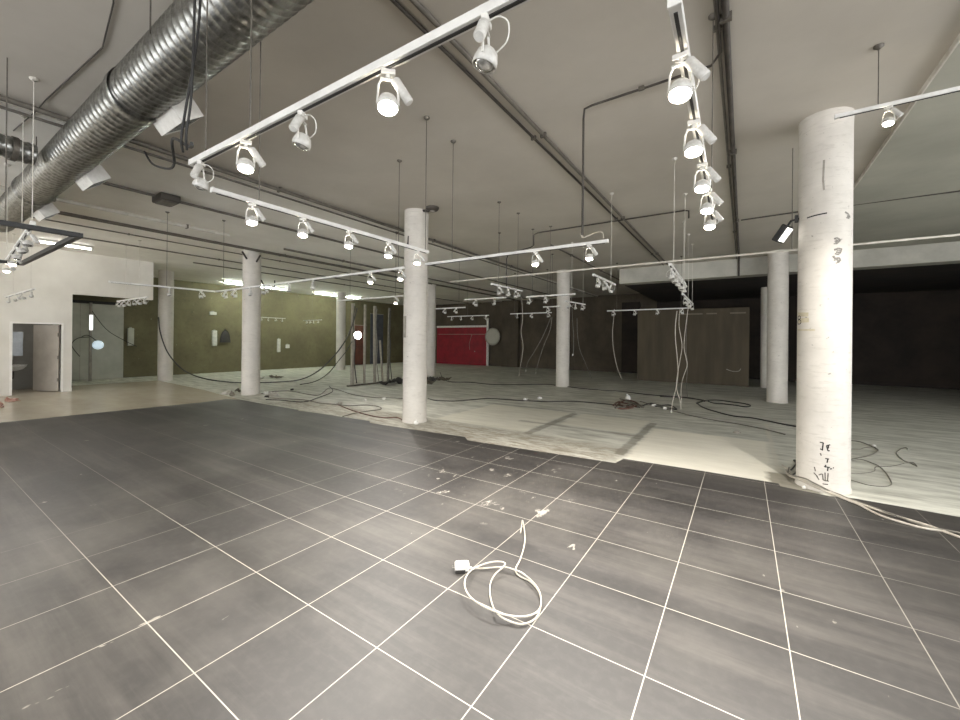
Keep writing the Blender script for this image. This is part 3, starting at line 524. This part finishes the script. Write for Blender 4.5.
# the rail nearest the duct
track('nearest white rail, crossing below the silver duct', (-.14, .29), (-2.37, .26), rods=(.06, .72, .93))
lamps([(-.37, .29), (-.80, .29), (-1.33, .285), (-1.80, .275), (-2.27, .262)], 2.6, (0, 1, 0, 1, 0), 'rail below the silver duct', 'its open end', G, power=POW*.5)
track('five-lamp rail running up to the grey-plated column', (-2.74, .52), (-2.74, 2.74), rods=(.14, .985))
lamps([(-2.74, .78), (-2.74, 1.19), (-2.74, 1.65), (-2.74, 2.14), (-2.74, 2.57)], 2.6, (1, 1, 1, 1, 1), 'five-lit rail', 'the duct side', G, power=POW*.9)
track('two-lamp bright rail hung by the dropping conduit', (-.85, 3.3), (-3.24, 3.3), rods=(.82,))
lamps([(-1.03, 3.3), (-1.64, 3.3)], 2.6, (1, 1), 'rail with the dropping conduit', 'the conduit', G, power=POW*1.5)
track('long rail from the corner column toward the grey-plated column', (-3.68, 3.33), (-9.25, 3.33), rods=(.02, .95))
lamps([(-3.75, 3.33), (-4.37, 3.33), (-5.79, 3.33), (-6.52, 3.33), (-7.36, 3.33), (-7.87, 3.33), (-8.46, 3.33), (-8.86, 3.33)], 2.6, (1, 1, 0, 0, 0, 0, 0, 0), 'long corner-column rail', 'the grey-plated column', G, power=POW*1.1)
track('short rail turning off toward the white wall fascia', (-9.3, 3.3), (-9.38, 1.6), rods=(.5,))
lamps([(-9.32, 3.05), (-9.35, 2.5)], 2.6, (0, 0), 'short rail before the white fascia', 'the long rail', G)
track('all-lit rail seen end-on beside the dark beam conduit', (.125, .56), (.085, 3.0), rods=(.03, .93))
lamps([(.115, .78), (.11, 1.27), (.105, 1.78), (.10, 2.22), (.09, 2.64)], 2.6, (1, 1, 1, 1, 1), 'all-lit rail beside the beam conduit', 'its near end', G, power=POW*1.25)
track('short rail touching the top of the nearest column', (.98, 3.95), (3.2, 3.95), z=3.61, rods=(.12, .8))
lamps([(1.31, 3.95)], 3.61, (1,), 'high rail by the nearest column', '', G, power=POW*3)
track('end-on rail over the hanging cable bunch', (-.5, 4.92), (-.55, 6.95), rods=(.2, .96), rodm=PIPE_LIGHT)
lamps([(-.505, 5.1), (-.515, 5.5), (-.525, 5.9), (-.535, 6.35), (-.545, 6.8)], 2.6, (0,)*5, 'rail above the cable bunch', 'its near end', G)
track('rear end-on rail the cable bunch hangs from', (-.76, 8.5), (-.81, 10.96), rods=(.05, .5, .95), rodm=PIPE_LIGHT)
lamps([(-.78, 9.1), (-.79, 10.0), (-.8, 10.8)], 2.6, (0,)*3, 'rear rail with hanging cables', 'its near end', G)
track('three-lamp rail left of the slim column top, nearest the viewer'.replace('left of', 'before'), (-3.45, 5.3), (-3.45, 6.44), rods=(.2, .85))
lamps([(-3.45, 5.55), (-3.45, 5.88), (-3.45, 6.2)], 2.6, (0,)*3, 'three-lamp rail before the slim column', 'its near end', G)
track('two-lamp rail hanging in front of the red panel', (-5.5, 7.32), (-4.33, 7.32), rods=(.85,))
lamps([(-5.16, 7.32), (-4.64, 7.32)], 2.6, (0, 0), 'rail in front of the red panel', 'the red-panel end', G)
track('two-lamp rail ending against the slim mid-room column', (-3.84, 7.45), (-2.7, 7.45), rods=(.12, .5))
lamps([(-3.80, 7.45), (-3.39, 7.45)], 2.6, (0, 0), 'rail ending by the slim column', 'its far tip', G)
track('low-looking rail trailing cables before the back wall', (-6.95, 12.3), (-5.33, 12.3), rods=(.1, .9))
lamps([(-6.67, 12.3), (-6.08, 12.3), (-5.45, 12.3)], 2.6, (0,)*3, 'cable-trailing rear rail', 'the red-panel side', G)
track('tiny one-lamp rail just beside the slim column', (-4.62, 10.1), (-4.1, 10.1), rods=(.5,))
lamps([(-4.5, 10.1)], 2.6, (0,), 'tiny rail beside the slim column', '', G)
track('short three-lamp rail just past the slim column', (-3.42, 8.75), (-3.3, 9.85), rods=(.3, .9), rodm=PIPE_LIGHT)
lamps([(-3.41, 8.9), (-3.36, 9.3), (-3.32, 9.7)], 2.6, (0,)*3, 'short rail past the slim column', 'its near end', G)
track('three-lamp rail under the two-lamp bright rail end', (-1.6, 5.25), (-1.6, 6.42), rods=(.8,), rodm=PIPE_LIGHT)
lamps([(-1.6, 5.45), (-1.6, 5.82), (-1.6, 6.2)], 2.6, (0,)*3, 'rail beyond the conduit-hung rail', 'its near end', G)
track('four-lamp rail in front of the brown board', (-3.4, 12.4), (-1.0, 12.3), rods=(.12, .9))
lamps([(-3.23, 12.4), (-2.56, 12.36), (-1.9, 12.33), (-1.2, 12.31)], 2.6, (0,)*4, 'rail in front of the brown board', 'its dark-doorway end', G)
track('two-lamp rail above the red panel edge by the shaded column', (-7.94, 9.15), (-6.8, 9.15), rods=(.8,))
lamps([(-7.57, 9.15), (-7.13, 9.15)], 2.6, (0, 0), 'rail beside the shaded column', 'that column', G)
track('four-lamp rail directly above the red panel', (-10.2, 12.65), (-8.15, 12.65), rods=(.5,))
lamps([(-10.0, 12.65), (-9.5, 12.65), (-8.93, 12.65), (-8.26, 12.65)], 2.6, (0,)*4, 'rail directly above the red panel', 'the shaded column', G)
track('thin rail above the loose upright posts', (-8.6, 5.92), (-6.1, 5.92), rods=(.2, .85))
lamps([(-6.47, 5.92)], 2.6, (1,), 'thin rail above the loose posts', '', G, power=POW*1.3)
track('rail in front of the olive wall past the corner column', (-18.8, 8.9), (-18.8, 10.5), rods=(.3, .9))
lamps([(-18.8, 9.3), (-18.8, 9.65), (-18.8, 10.0), (-18.8, 10.35)], 2.6, (0,)*4, 'first olive-wall rail', 'the corner column', G)
track('second olive-wall rail, nearer the tube-lit column', (-19.9, 12.2), (-18.15, 12.1), rods=(.5,))
lamps([(-19.6, 12.18), (-19.25, 12.16), (-18.9, 12.14), (-18.5, 12.12)], 2.6, (0,)*4, 'rail by the tube-lit column', 'the wall', G)
track('row of six spots hanging before the white fascia', (-14.45, 3.0), (-12.2, 3.0), rods=(.3, .75), rodm=PIPE_LIGHT)
lamps([(-14.3, 3.0), (-13.9, 3.0), (-13.5, 3.0), (-13.1, 3.0), (-12.7, 3.0), (-12.35, 3.0)], 2.6, (0,)*6, 'six-spot rail before the white fascia', 'the fascia', G)
track('end-on rail high above the washroom door', (-15.7, 1.1), (-12.3, 1.1), rods=(.3, .9), rodm=PIPE_LIGHT)
lamps([(-15.3, 1.1), (-14.4, 1.1), (-13.4, 1.1), (-12.6, 1.1)], 2.6, (0,)*4, 'end-on rail above the washroom door', 'the door', G)
track('end-on rail inside the black square frame', (-5.5, .09), (-8.9, .31), z=2.69, rods=(.02, .31, .95), rodm=PIPE_LIGHT)
lamps([(-5.9, .115), (-6.5, .155), (-7.1, .195), (-7.8, .24), (-8.7, .297)], 2.69, (0, 0, 0, 1, 1), 'rail inside the black frame', 'its near end', G, power=POW*.8)
# black square hanging frame
fr = empty('hanging_rail_square', (-6.65, -1.16, 2.6)); tag(fr, 'large black square frame of rails hanging by the duct', 'rail frame')
for s in (-1, 1):
    MB().box((0, s*1.43, .02), (2.96, .05, .045), None, .003).build('side_bar', BLACK_METAL, fr)
    MB().box((s*1.455, 0, .02), (.05, 2.82, .045), None, .003).build('side_bar', BLACK_METAL, fr)
for sx, sy in ((1, 1), (-1, 1), (1, -1), (-1, -1)): MB().cyl((sx*1.455, sy*.95, .04), (sx*1.455, sy*.95, 1.52), .005, 6).build('rod', ROD, fr)

# clamp floodlight on the nearest column
fl = empty('clamp_floodlight', (.885, 5.03, 2.93)); tag(fl, 'small black floodlight clamped to the nearest column', 'floodlight')
MB().tube([(.02, 0, .12), (-.05, -.02, .1), (-.1, -.03, .02)], .012, 8).box((.0, 0, .12), (.03, .05, .08)).build('bracket', BLACK_METAL, fl)
R = Matrix.Rotation(math.radians(-25), 3, 'Z') @ Matrix.Rotation(math.radians(35), 3, 'Y')
MB().box((-.13, -.03, -.04), (.07, .16, .2), R, .012).build('housing', BLACK_METAL, fl)
MB().box(Vector((-.13, -.03, -.04))+R @ Vector((.038, -.0, 0)), (.006, .13, .165), R).build('lens', emit_mat('flood_lens', (1, .97, .9, 1), 1.6), fl)

# ---------------------------------------------------------------- fluorescent fittings
def fluoro(x, y0, y1, z, label, lit=True):
    e = empty('fluorescent_ceiling_light', (x, (y0+y1)/2, z)); tag(e, label, 'fluorescent light', 'fluorescent tubes on the ceiling'); L = y1-y0
    MB().box((0, 0, .03), (.11, L, .05), None, .006).build('housing', WHITE_METAL, e)
    MB().cyl((0, -L/2+.03, -.025), (0, L/2-.03, -.025), .02, 12).build('tube', TUBE_LIT if lit else TUBE_DIM, e)
    for s in (-1, 1): MB().box((0, s*(L/2-.015), -.02), (.05, .03, .06)).build('lamp_holder', WHITE_METAL, e)
fluoro(-18.6, 7.5, 8.85, 4.06, 'lit fluorescent tube over the olive wall, by the corner column')
fluoro(-18.6, 9.0, 10.45, 4.06, 'lit fluorescent tube midway along the olive wall')
fluoro(-18.6, 11.9, 13.3, 4.06, 'lit fluorescent tube before the tube-lit column')
fluoro(-18.6, 13.9, 15.0, 4.06, 'lit fluorescent tube past the tube-lit column')
fluoro(-14.75, 1.35, 2.45, 4.06, 'fluorescent fitting on the ceiling near the washroom wall', False)

# ---------------------------------------------------------------- rear furniture and panels
pn = empty('brown_board_partition', (-1.4, 16.94, 0)); tag(pn, 'large brown board partition standing in the dark rear bay', 'partition')
MB().box((0, 0, 1.47), (3.92, .08, 2.94), None, .006).build('board', PANEL, pn)
for x, w_ in ((.02, .85), (.75, .35), (1.6, .5)): MB().box((x, -.043, 2.74), (w_, .006, .05)).build('tape_strip', noisy('pale_tape', rgb(128, 118, 100), rgb(112, 102, 86), 20, .7), pn)
MB().tube(smooth([(1.25, -.044, .62), (1.45, -.044, .55), (1.65, -.044, .57), (1.7, -.044, .66)], 5), .012, 6).build('scuff', GREY_PLATE, pn)
rp = empty('red_panel', (-15.52, 20.9, 0)); tag(rp, 'dark red wall panel with a white top edge', 'panel')
MB().box((0, 0, 1.2), (4.14, .06, 2.56), None, .004).build('board', RED, rp)
MB().box((0, -.01, 2.55), (4.14, .1, .12)).build('top_edge', PLASTIC_W, rp)
m = MB(); m.box((.0, -.034, 2.03), (3.9, .006, .025)); m.tube([(.9, -.035, 2.0), (.7, -.035, 1.4), (.75, -.035, 1.0)], .012, 6); m.box((1.15, -.036, .9), (.07, .008, .07)).build('scratch', GREY_PLATE, rp)
wp = tag(MB().box((-13.36, 20.85, 1.53), (.14, .1, 3.08), None, .006).build('white_post', PLASTIC_W), 'slim white post beside the red panel', 'post')
rd = empty('round_hoop', (-12.85, 20.62, 1.87)); tag(rd, 'round grey hoop panel beside the white post', 'hoop')  # stands free in the air, no hanger is modelled
MR = Matrix.Rotation(PI/2, 4, 'X')
MB().lathe([(.0, .0), (.4, .004), (.5, .012), (.5, -.012), (.4, -.004), (.0, 0)], 36, MR).build('disc', noisy('hoop_mesh', rgb(186, 182, 170), rgb(160, 156, 144), 25, .7), rd)
MB().tube([(.52*math.cos(k*PI/24), 0, .52*math.sin(k*PI/24)) for k in range(48)], .035, 8, closed=True).build('rim', GREY_PLATE, rd)
rb = empty('grey_recess_board', (-19.95, 3.45, 0)); tag(rb, 'pale grey board closing the recess by the white wall', 'board')
MB().box((0, 0, 1.42), (.06, 2.1, 2.84), None, .004).build('board', GREY_BOARD, rb)
MB().box((.04, -.18, 1.42), (.008, .012, 2.84)).build('joint', GREY_PLATE, rb)
MB().box((.005, .0, 2.9), (.08, 2.1, .1)).build('top_trim', DARK, rb)
tp = empty('tube_lamp_post', (-19.5, 3.46, 0)); tag(tp, 'upright post with a white tube lamp before the grey board', 'lamp')
MB().cyl((0, 0, -.008), (0, 0, 2.85), .045, 10).build('post', GREY_PLATE, tp); MB().cyl((.06, 0, 1.85), (.06, 0, 2.4), .05, 12).build('tube', emit_mat('tube_white', (1, 1, 1, 1), 1.0), tp)
MB().tube(smooth([(.02, 0, 2.6), (.1, .4, 1.9), (.08, .9, 1.5), (.1, 1.3, 1.25)], 6), .012, 6).tube(smooth([(.02, 0, 1.6), (.1, -.35, 1.55), (.08, -.5, 1.3), (.1, -.3, .9)], 6), .012, 6).build('wire', DARK, tp)
bl = empty('round_work_lamp', (-19.3, 3.62, 1.31)); tag(bl, 'round pale blue lamp hanging before the grey board', 'lamp')
MB().lathe([(.001, .06), (.08, .05), (.14, .02), (.16, 0), (.14, -.02), (.001, -.03)], 28, Matrix.Rotation(PI/2, 4, 'Y')).build('globe', emit_mat('blue_glass', (.62, .85, 1., 1), .45), bl)
MB().tube(smooth([(-.03, -.05, .17), (-.1, -.25, .35), (-.15, -.4, .3)], 5), .012, 6).build('wire', DARK, bl)
# things fixed on the olive wall
def wall_bit(name, label, cat, y, z, dims, m, extra=None):
    e = empty(name, (W_+.001, y, z)); tag(e, label, cat)
    MB().box((dims[0]/2, 0, 0), dims, None, min(dims)*.2).build('cover', m, e)
    MB().box((dims[0]*.3, 0, dims[2]*.5+.02), (dims[0]*.5, dims[1]*.4, .05)).build('mount', GREY_PLATE, e)
wall_bit('wall_fitting', 'white upright fitting on the olive wall next to the black bell', 'wall fitting', 7.82, 1.6, (.1, .2, .72), PLASTIC_W)
wall_bit('wall_fitting', 'narrow white fitting low on the olive wall past the corner column', 'wall fitting', 10.9, 1.25, (.1, .16, .7), PLASTIC_W)
wall_bit('wall_socket_box', 'small white square box low on the olive wall', 'socket', 11.4, 1.2, (.08, .2, .2), PLASTIC_W)
wall_bit('wall_fitting', 'wide pale fitting on the shaded olive wall by the grey board', 'wall fitting', 4.78, 1.62, (.1, .2, .7), GREY_BOARD)
wall_bit('wall_socket_box', 'little white box high on the olive wall', 'socket', 7.75, 2.75, (.1, .28, .14), PLASTIC_W)
bb = empty('wall_bell', (W_+.06, 8.28, 1.4)); tag(bb, 'black bell-shaped fitting on the olive wall', 'bell')
MB().lathe([(.24, 0), (.23, .08), (.2, .32), (.13, .5), (.06, .56)], 24, Matrix.Diagonal((.25, 1, 1, 1)), caps=True).build('shell', BLACK, bb); MB().cyl((0, 0, .54), (0, 0, .62), .04, 8).build('knob', BLACK, bb)
for (y0, y1, z0, z1, m, nm, lab) in ((15.75, 16.75, .42, 2.5, noisy('rust_board', rgb(112, 66, 52), rgb(88, 56, 46), 3, .7), 'leaning_board', 'reddish brown board leaning on the far wall behind the posts'), (17.1, 18.2, .3, 3.3, noisy('slate_board', rgb(84, 86, 92), rgb(70, 72, 78), 3, .7), 'leaning_board', 'tall slate grey board beside the reddish board')):
    e = empty(nm, (W_+.06, (y0+y1)/2, 0)); tag(e, lab, 'board'); MB().box((0, 0, (z1)/2), (.05, y1-y0, z1), None, .006).build('board', m, e); MB().box((.0, 0, z1+.02), (.06, y1-y0+.02, .04)).build('edge_strip', GREY_PLATE, e)

# ---------------------------------------------------------------- loose partition posts
labs = ['upright metal post carrying the round work lamp', 'thin pale post next to the lamp post', 'cable-wrapped post in the middle of the loose posts', 'twisted post furthest from the work lamp', 'leaning thin post among the loose posts']
for i, (y, w_, tilt) in enumerate(((8.2, .09, 0), (8.72, .06, .0), (9.2, .08, .01), (9.85, .07, -.015), (9.5, .05, .10))):
    e = empty('loose_post', (-10.85+(i == 4)*.1, y, -.008)); tag(e, labs[i], 'post', 'posts of the removed partition')
    R = Matrix.Rotation(tilt, 3, 'X'); h = (2.86, 2.86, 2.84, 2.82, 1.6)[i]
    m = MB()
    for s in (-1, 1): m.box(R @ Vector((0, s*w_/2, h/2)), (w_*.9, .012, h), R)
    m.box(R @ Vector((w_*.4, 0, h/2)), (.012, w_, h), R); m.build('stud', GREY_PLATE if i != 3 else CABLE_G, e)
    MB().box((0, 0, .012), (.14, .14, .02), None, .003).build('foot_plate', ROD, e)
    if i in (0, 2, 3):
        m = MB(); m.tube(smooth([(.07, .02, h-.1), (.09, -.05, h*.75), (.06, .06, h*.5), (.1, .0, h*.3), (.08, .12, .1)], 6), .016, 8); m.build('clipped_cable', BLACK if i != 2 else CABLE_G, e)
wl = empty('work_lamp', (-10.66, 8.25, 1.75)); tag(wl, 'bright round work lamp fixed on a loose post', 'lamp')
MB().lathe([(.05, -.05), (.11, -.02), (.13, .03)], 24, Matrix.Rotation(PI/2, 4, 'Y') @ Matrix.Rotation(.5, 4, 'X')).build('shade', WHITE_METAL, wl)
MB().lathe([(.001, .07), (.06, .06), (.1, .03), (.11, 0), (.001, -.01)], 24, Matrix.Rotation(PI/2, 4, 'Y') @ Matrix.Rotation(.5, 4, 'X')).build('bulb', emit_mat('work_lamp_glow', (.95, 1, .97, 1), 60), wl)
sole = tag(MB().box((-10.85, 9.25, .015), (.1, 2.5, .046), None, .004).build('floor_channel', ROD), 'dark metal floor channel under the loose posts', 'channel')
DEB = noisy('dusty_debris', rgb(120, 112, 98), rgb(78, 72, 62), 8, .8)
dlabs = ['crumpled sheet scrap beside the loose posts', 'bent dark scrap behind the twisted post', 'broken board piece on the floor past the posts', 'small scrap of metal near the shaded column', 'folded scrap lying by the floor channel', 'curled strip of scrap past the posts']
rr = random.Random(3)
for i, (x, y) in enumerate(((-10.3, 9.9), (-10.1, 10.6), (-9.7, 10.9), (-9.3, 10.3), (-10.2, 9.2), (-9.6, 11.6))):
    bm = bmesh.new(); bmesh.ops.create_grid(bm, x_segments=4, y_segments=4, size=.22)
    for v in bm.verts: v.co.z = .02+abs(rr.gauss(0, .10)); v.co.x += rr.uniform(-.05, .05); v.co.y += rr.uniform(-.05, .05)
    r_ = bmesh.ops.solidify(bm, geom=bm.faces[:], thickness=.012); bm.verts.index_update()
    zmin = min(v.co.z for v in bm.verts)
    o = MB().add([(v.co.x+x, v.co.y+y, v.co.z-zmin-.008) for v in bm.verts], [[v.index for v in f.verts] for f in bm.faces]).build('scrap_sheet', DEB if i % 2 else BLACK); bm.free()
    tag(o, dlabs[i], 'scrap')

RAG = noisy('reddish_rag', rgb(150, 96, 82), rgb(190, 160, 146), 12, .8)
OFFCUT = noisy('white_offcut', rgb(214, 210, 200), rgb(180, 175, 164), 8, .7)
for i, (x, y, sz, m, lab) in enumerate(((-11.95, 4.70, .14, OFFCUT, 'pale broken plaster piece at the tile corner'), (-12.2, 5.15, .14, DEB, 'grey rubble scrap beside the pale plaster piece'), (-15.6, 7.4, .3, OFFCUT, 'pale sheet scrap on the concrete far behind the corner column'),
                                  (-15.6, 8.2, .26, DEB, 'grey sheet scrap next to the pale one behind the corner column'), (-10.6, 5.3, .18, OFFCUT, 'white offcut lying past the corner column'), (-13.6, .62, .2, RAG, 'reddish rag on the pale polished floor, nearer the tiles'), (-14.6, 1.0, .16, RAG, 'reddish rag on the pale polished floor, nearer the door'))):
    bm = bmesh.new(); bmesh.ops.create_grid(bm, x_segments=5, y_segments=4, size=sz)
    for v in bm.verts: v.co.y *= .6; v.co.z = abs(rr.gauss(0, .035 if m is RAG else .06)); v.co.x += rr.uniform(-.03, .03); v.co.y += rr.uniform(-.03, .03)
    bmesh.ops.solidify(bm, geom=bm.faces[:], thickness=.012); bm.verts.index_update(); zmin = min(v.co.z for v in bm.verts); z0 = -.003 if m is RAG else -.008
    o = MB().add([(v.co.x+x, v.co.y+y, v.co.z-zmin+z0) for v in bm.verts], [[v.index for v in f.verts] for f in bm.faces]).build('rag' if m is RAG else 'scrap_sheet', m); bm.free()
    tag(o, lab, 'rag' if m is RAG else 'scrap')

# ---------------------------------------------------------------- cables
def cable(name, label, pts, r, m, k=6, lift=0., end=None):
    P = smooth([(x, y, z+lift) for x, y, z in pts], k); o = Vector(P[0]); e = empty(name, o); tag(e, label, 'cable')
    MB().tube([q-o for q in P], r, 8).build('sheath', m, e)
    if end:
        dirn = (P[-1]-P[-3]).normalized()
        MB().tube([P[-1]-o, P[-1]-o+dirn*.05], [r*1.8, r*2.4], 10).build('end_plug', end, e)
    return e
cable('hanging_cable', 'thick black cable swooping from the recess column to the posts', DATA['swoop'], .022, BLACK, lift=.03)
cable('hanging_cable', 'thinner dark cable climbing from the floor to the posts', DATA['swoop2'], .014, BLACK, lift=-.05)
HL = dict(a=('palest cable of the bunch under the rear end-on rail', 0.0081, CABLE_W), b=('second pale cable of the bunch, crossing the palest', 0.0068, CABLE_W), c=('wavy cable hanging at the board side of the bunch', 0.0074, CABLE_W), d=('thin grey cable behind the hanging bunch', 0.0050, CABLE_G),
          e=('kinked pale cable hanging before the back wall', 0.0099, CABLE_W), f=('pale cable hanging from the board rail to the floor', 0.0099, CABLE_W), g=('short cable with white plug beside the slim column', 0.0056, CABLE_G), h=('slack grey cable trailing down past the slim column', 0.0068, CABLE_G),
          i=('slanting cable spread from the back-wall rail', 0.0087, CABLE_G), j=('second slanting cable closer to the slim column', 0.0087, CABLE_G))
for k, (lab, r, m) in HL.items(): cable('hanging_cable', lab, DATA['hang'][k], r, m, end=PLASTIC_W if k in 'agij' else None)
F = DATA['floor_cables']
FL = dict(bundleA=('outer white cable of the bundle past the nearest column', .011, CABLE_W), bundleB=('middle white cable of the bundle at the nearest column', .010, CABLE_W), bundleC=('raised dark-edged cable on top of the white bundle', .008, CABLE_G), loopC1=('tangled dark cable loop at the nearest column foot', .008, BLACK),
          rA=('dark plug-ended cable coming from behind the nearest column', 0.0079, CABLE_G), rB=('short grey cable beside the white plug', 0.0050, CABLE_G), rC=('long looped cable on the concrete beside the column', 0.0050, CABLE_G), rD=('meandering thin cable reaching far over the concrete', 0.0043, CABLE_G),
          back=('black cable lying along the rear floor', .015, BLACK), black=('black cable running to the nearest column', .015, BLACK), thin=('thin grey cable before the black floor cable', .012, CABLE_G), coil=('flat black cable coil before the greenish column', .015, BLACK), coil2=('black cable leading into the flat coil', .016, BLACK),
          mid=('dark cable crossing the concrete in mid-room', .012, BLACK), c2a=('zigzag cable on the floor by the grey-plated column', .012, CABLE_G), c2b=('brown cable ending at the grey-plated column', .012, CABLE_R), c2c=('long cable from the corner column to the grey-plated column', .012, CABLE_G), c2d=('dark cable along the tile edge by the corner column', .012, BLACK),
          heap1=('reddish tangled cable in the floor heap', .02, CABLE_R), heap2=('dark cable across the reddish floor heap', .02, CABLE_G), heap3=('loose dark cable trailing from the floor heap', .016, BLACK))
for k, (lab, r, m) in FL.items():
    pts = [(x, y, z if k.startswith('bundle') and z > .02 else r-.008+(.012 if k in ('heap2', 'bundleC') else 0)+(.008 if k.startswith('bundle') else 0)) for x, y, z in F[k]]
    cable('floor_cable', lab, pts, r, m, end=PLASTIC_W if k in ('rC', 'rD') else None)
B = DATA['bits']
def bit(key, label, size, m=PLASTIC_W, shape='plug'):
    x, y, _ = B[key]; rz = (hash_(key) % 7)*.5; e = empty('cable_plug' if shape == 'plug' else 'plastic_lump', (x, y, -.008), rz); tag(e, label, 'plug' if shape == 'plug' else 'scrap')
    s = size*.7
    if shape == 'plug':
        MB().box((0, 0, s*.32), (s*1.1, s*.75, s*.6), None, s*.14).build('body', m, e)
        for q in (-1, 1): MB().cyl((s*.55, q*s*.15, s*.32), (s*.85, q*s*.15, s*.32), s*.06, 8).build('pin', ROD, e)
        MB().tube([(-s*.5, 0, s*.3), (-s*.9, 0, s*.2)], [s*.2, s*.1], 8).build('strain_relief', m, e)
    else:
        MB().lathe([(s*.15, 0), (s*.5, s*.08), (s*.55, s*.4), (s*.4, s*.75), (s*.1, s*.9)], 12, Matrix.Diagonal((1, .8, 1, 1)), caps=True).build('lump', m, e)
        MB().tube([(0, 0, s*.85), (s*.2, s*.1, s*1.05)], s*.12, 8).build('neck', m, e)
def hash_(s): return sum(map(ord, s))
bit('ball', 'white round lump on the reddish cable heap', .22, shape='lump'); bit('w1', 'white plug on the mid-room floor cable, nearer the shaded column', .14); bit('w2', 'white plug on the mid-room floor cable, nearer the cable heap', .14)
bit('w3', 'small white plug beside the cable heap', .13); bit('w4', 'white plug lying between heap and hanging cables', .15); bit('w5', 'white plug by the post debris', .14); bit('w8', 'small plug on the zigzag cable side of the posts', .12)
bit('d1', 'grey plug at the knot of the zigzag cable', .13, GREY_PLATE); bit('w6', 'white offcut beside the corner column foot', .2); bit('d2', 'dark clip at the corner column foot', .12, BLACK); bit('d3', 'dark plug on the floor past the corner column', .12, BLACK); bit('w7', 'pale rubble lump at the tile corner', .2, DEB, 'lump')
bit('box', 'flat grey floor box cover on the pale screed', .1, GREY_PLATE); bit('c1plug', 'white round socket at the nearest column foot', .05, PLASTIC_W, 'lump'); bit('plugR', 'white plug cluster on the cable past the nearest column', .09); bit('w9', 'pale cap beside the grey-plated column foot', .12, shape='lump')

# the white cord in the foreground
C = DATA['cord']; o = Vector((C[0][0], C[0][1], 0)); pc = empty('power_cord', o); tag(pc, 'coiled white power cord on the dark tiles', 'power cord')
P = smooth([Vector(p)-o for p in C], 6)
P = [Vector((p.x, p.y, max(p.z, .0065))) for p in P]
MB().tube(P, .0052, 10).build('cord', CABLE_W, pc)
d = (P[0]-P[3]); d.z = 0; d.normalize(); R = Matrix.Rotation(math.atan2(d.y, d.x), 3, 'Z')
q = P[0]+d*.05; q.z = .033
pb = MB().box(q, (.10, .066, .05), R, .010).build('plug', PLASTIC_W, pc)
MB().box(q+R @ Vector((.0, 0, .026)), (.07, .045, .005), R, .001).build('plug_lid', PLASTIC_W, pb)
MB().box(q+R @ Vector((.012, 0, -.020)), (.07, .07, .022), R, .003).build('plug_base', BLACK, pb)
for s in (-1, 1): MB().cyl(q+R @ Vector((.05, s*.0095, -.002)), q+R @ Vector((.069, s*.0095, -.002)), .0024, 8).build('pin', GALV, pb)
MB().tube([P[2], P[0]+d*.004], [.0075, .010], 10).build('strain_relief', PLASTIC_W, pc)

# ---------------------------------------------------------------- light
wd = bpy.data.worlds.new('World'); scene.world = wd; wd.use_nodes = True
wd.node_tree.nodes['Background'].inputs[0].default_value = (.95, .97, 1., 1); wd.node_tree.nodes['Background'].inputs[1].default_value = 4.7  # fill light; unseen south and east sides are left open for it
# washroom ceiling lamp
ld = bpy.data.lights.new('washroom_bulb', 'POINT'); ld.energy = 6; ld.shadow_soft_size = .08; lo = bpy.data.objects.new('washroom_bulb', ld); COL.objects.link(lo); lo.location = (-16.7, 1.0, 2.3)

# ---------------------------------------------------------------- camera
YAW, PITCH, ROLL = -.5839, -.001, .0099
c_, s_ = math.cos(YAW), math.sin(YAW)
def tob(v): return Vector((c_*v[0]+s_*v[1], -s_*v[0]+c_*v[1], v[2]))
Rv = Vector((1, 0, 0)); U = Vector((0, math.sin(PITCH), math.cos(PITCH))); Fw = Vector((0, math.cos(PITCH), -math.sin(PITCH)))
r1 = Rv*math.cos(ROLL)+U*math.sin(ROLL); u1 = -Rv*math.sin(ROLL)+U*math.cos(ROLL)
r1, u1, f1 = tob(r1), tob(u1), tob(Fw)
cd = bpy.data.cameras.new('camera'); cd.sensor_width = 36; cd.lens = 398.809/960*36; cd.shift_y = -(360-340.42)/960; cd.clip_start = .02
cam = bpy.data.objects.new('camera', cd); COL.objects.link(cam)
M = Matrix(((r1.x, u1.x, -f1.x,   .383804), (r1.y, u1.y, -f1.y, -.846929), (r1.z, u1.z, -f1.z, 1.6), (0, 0, 0, 1)))
cam.matrix_world = M; scene.camera = cam

scene.view_settings.view_transform = 'Standard'; scene.view_settings.look = 'None'
scene.view_settings.gamma = 1; scene.view_settings.use_curve_mapping = False
scene.view_settings.exposure = .32
scene.cycles.max_bounces = 10; scene.cycles.diffuse_bounces = 6
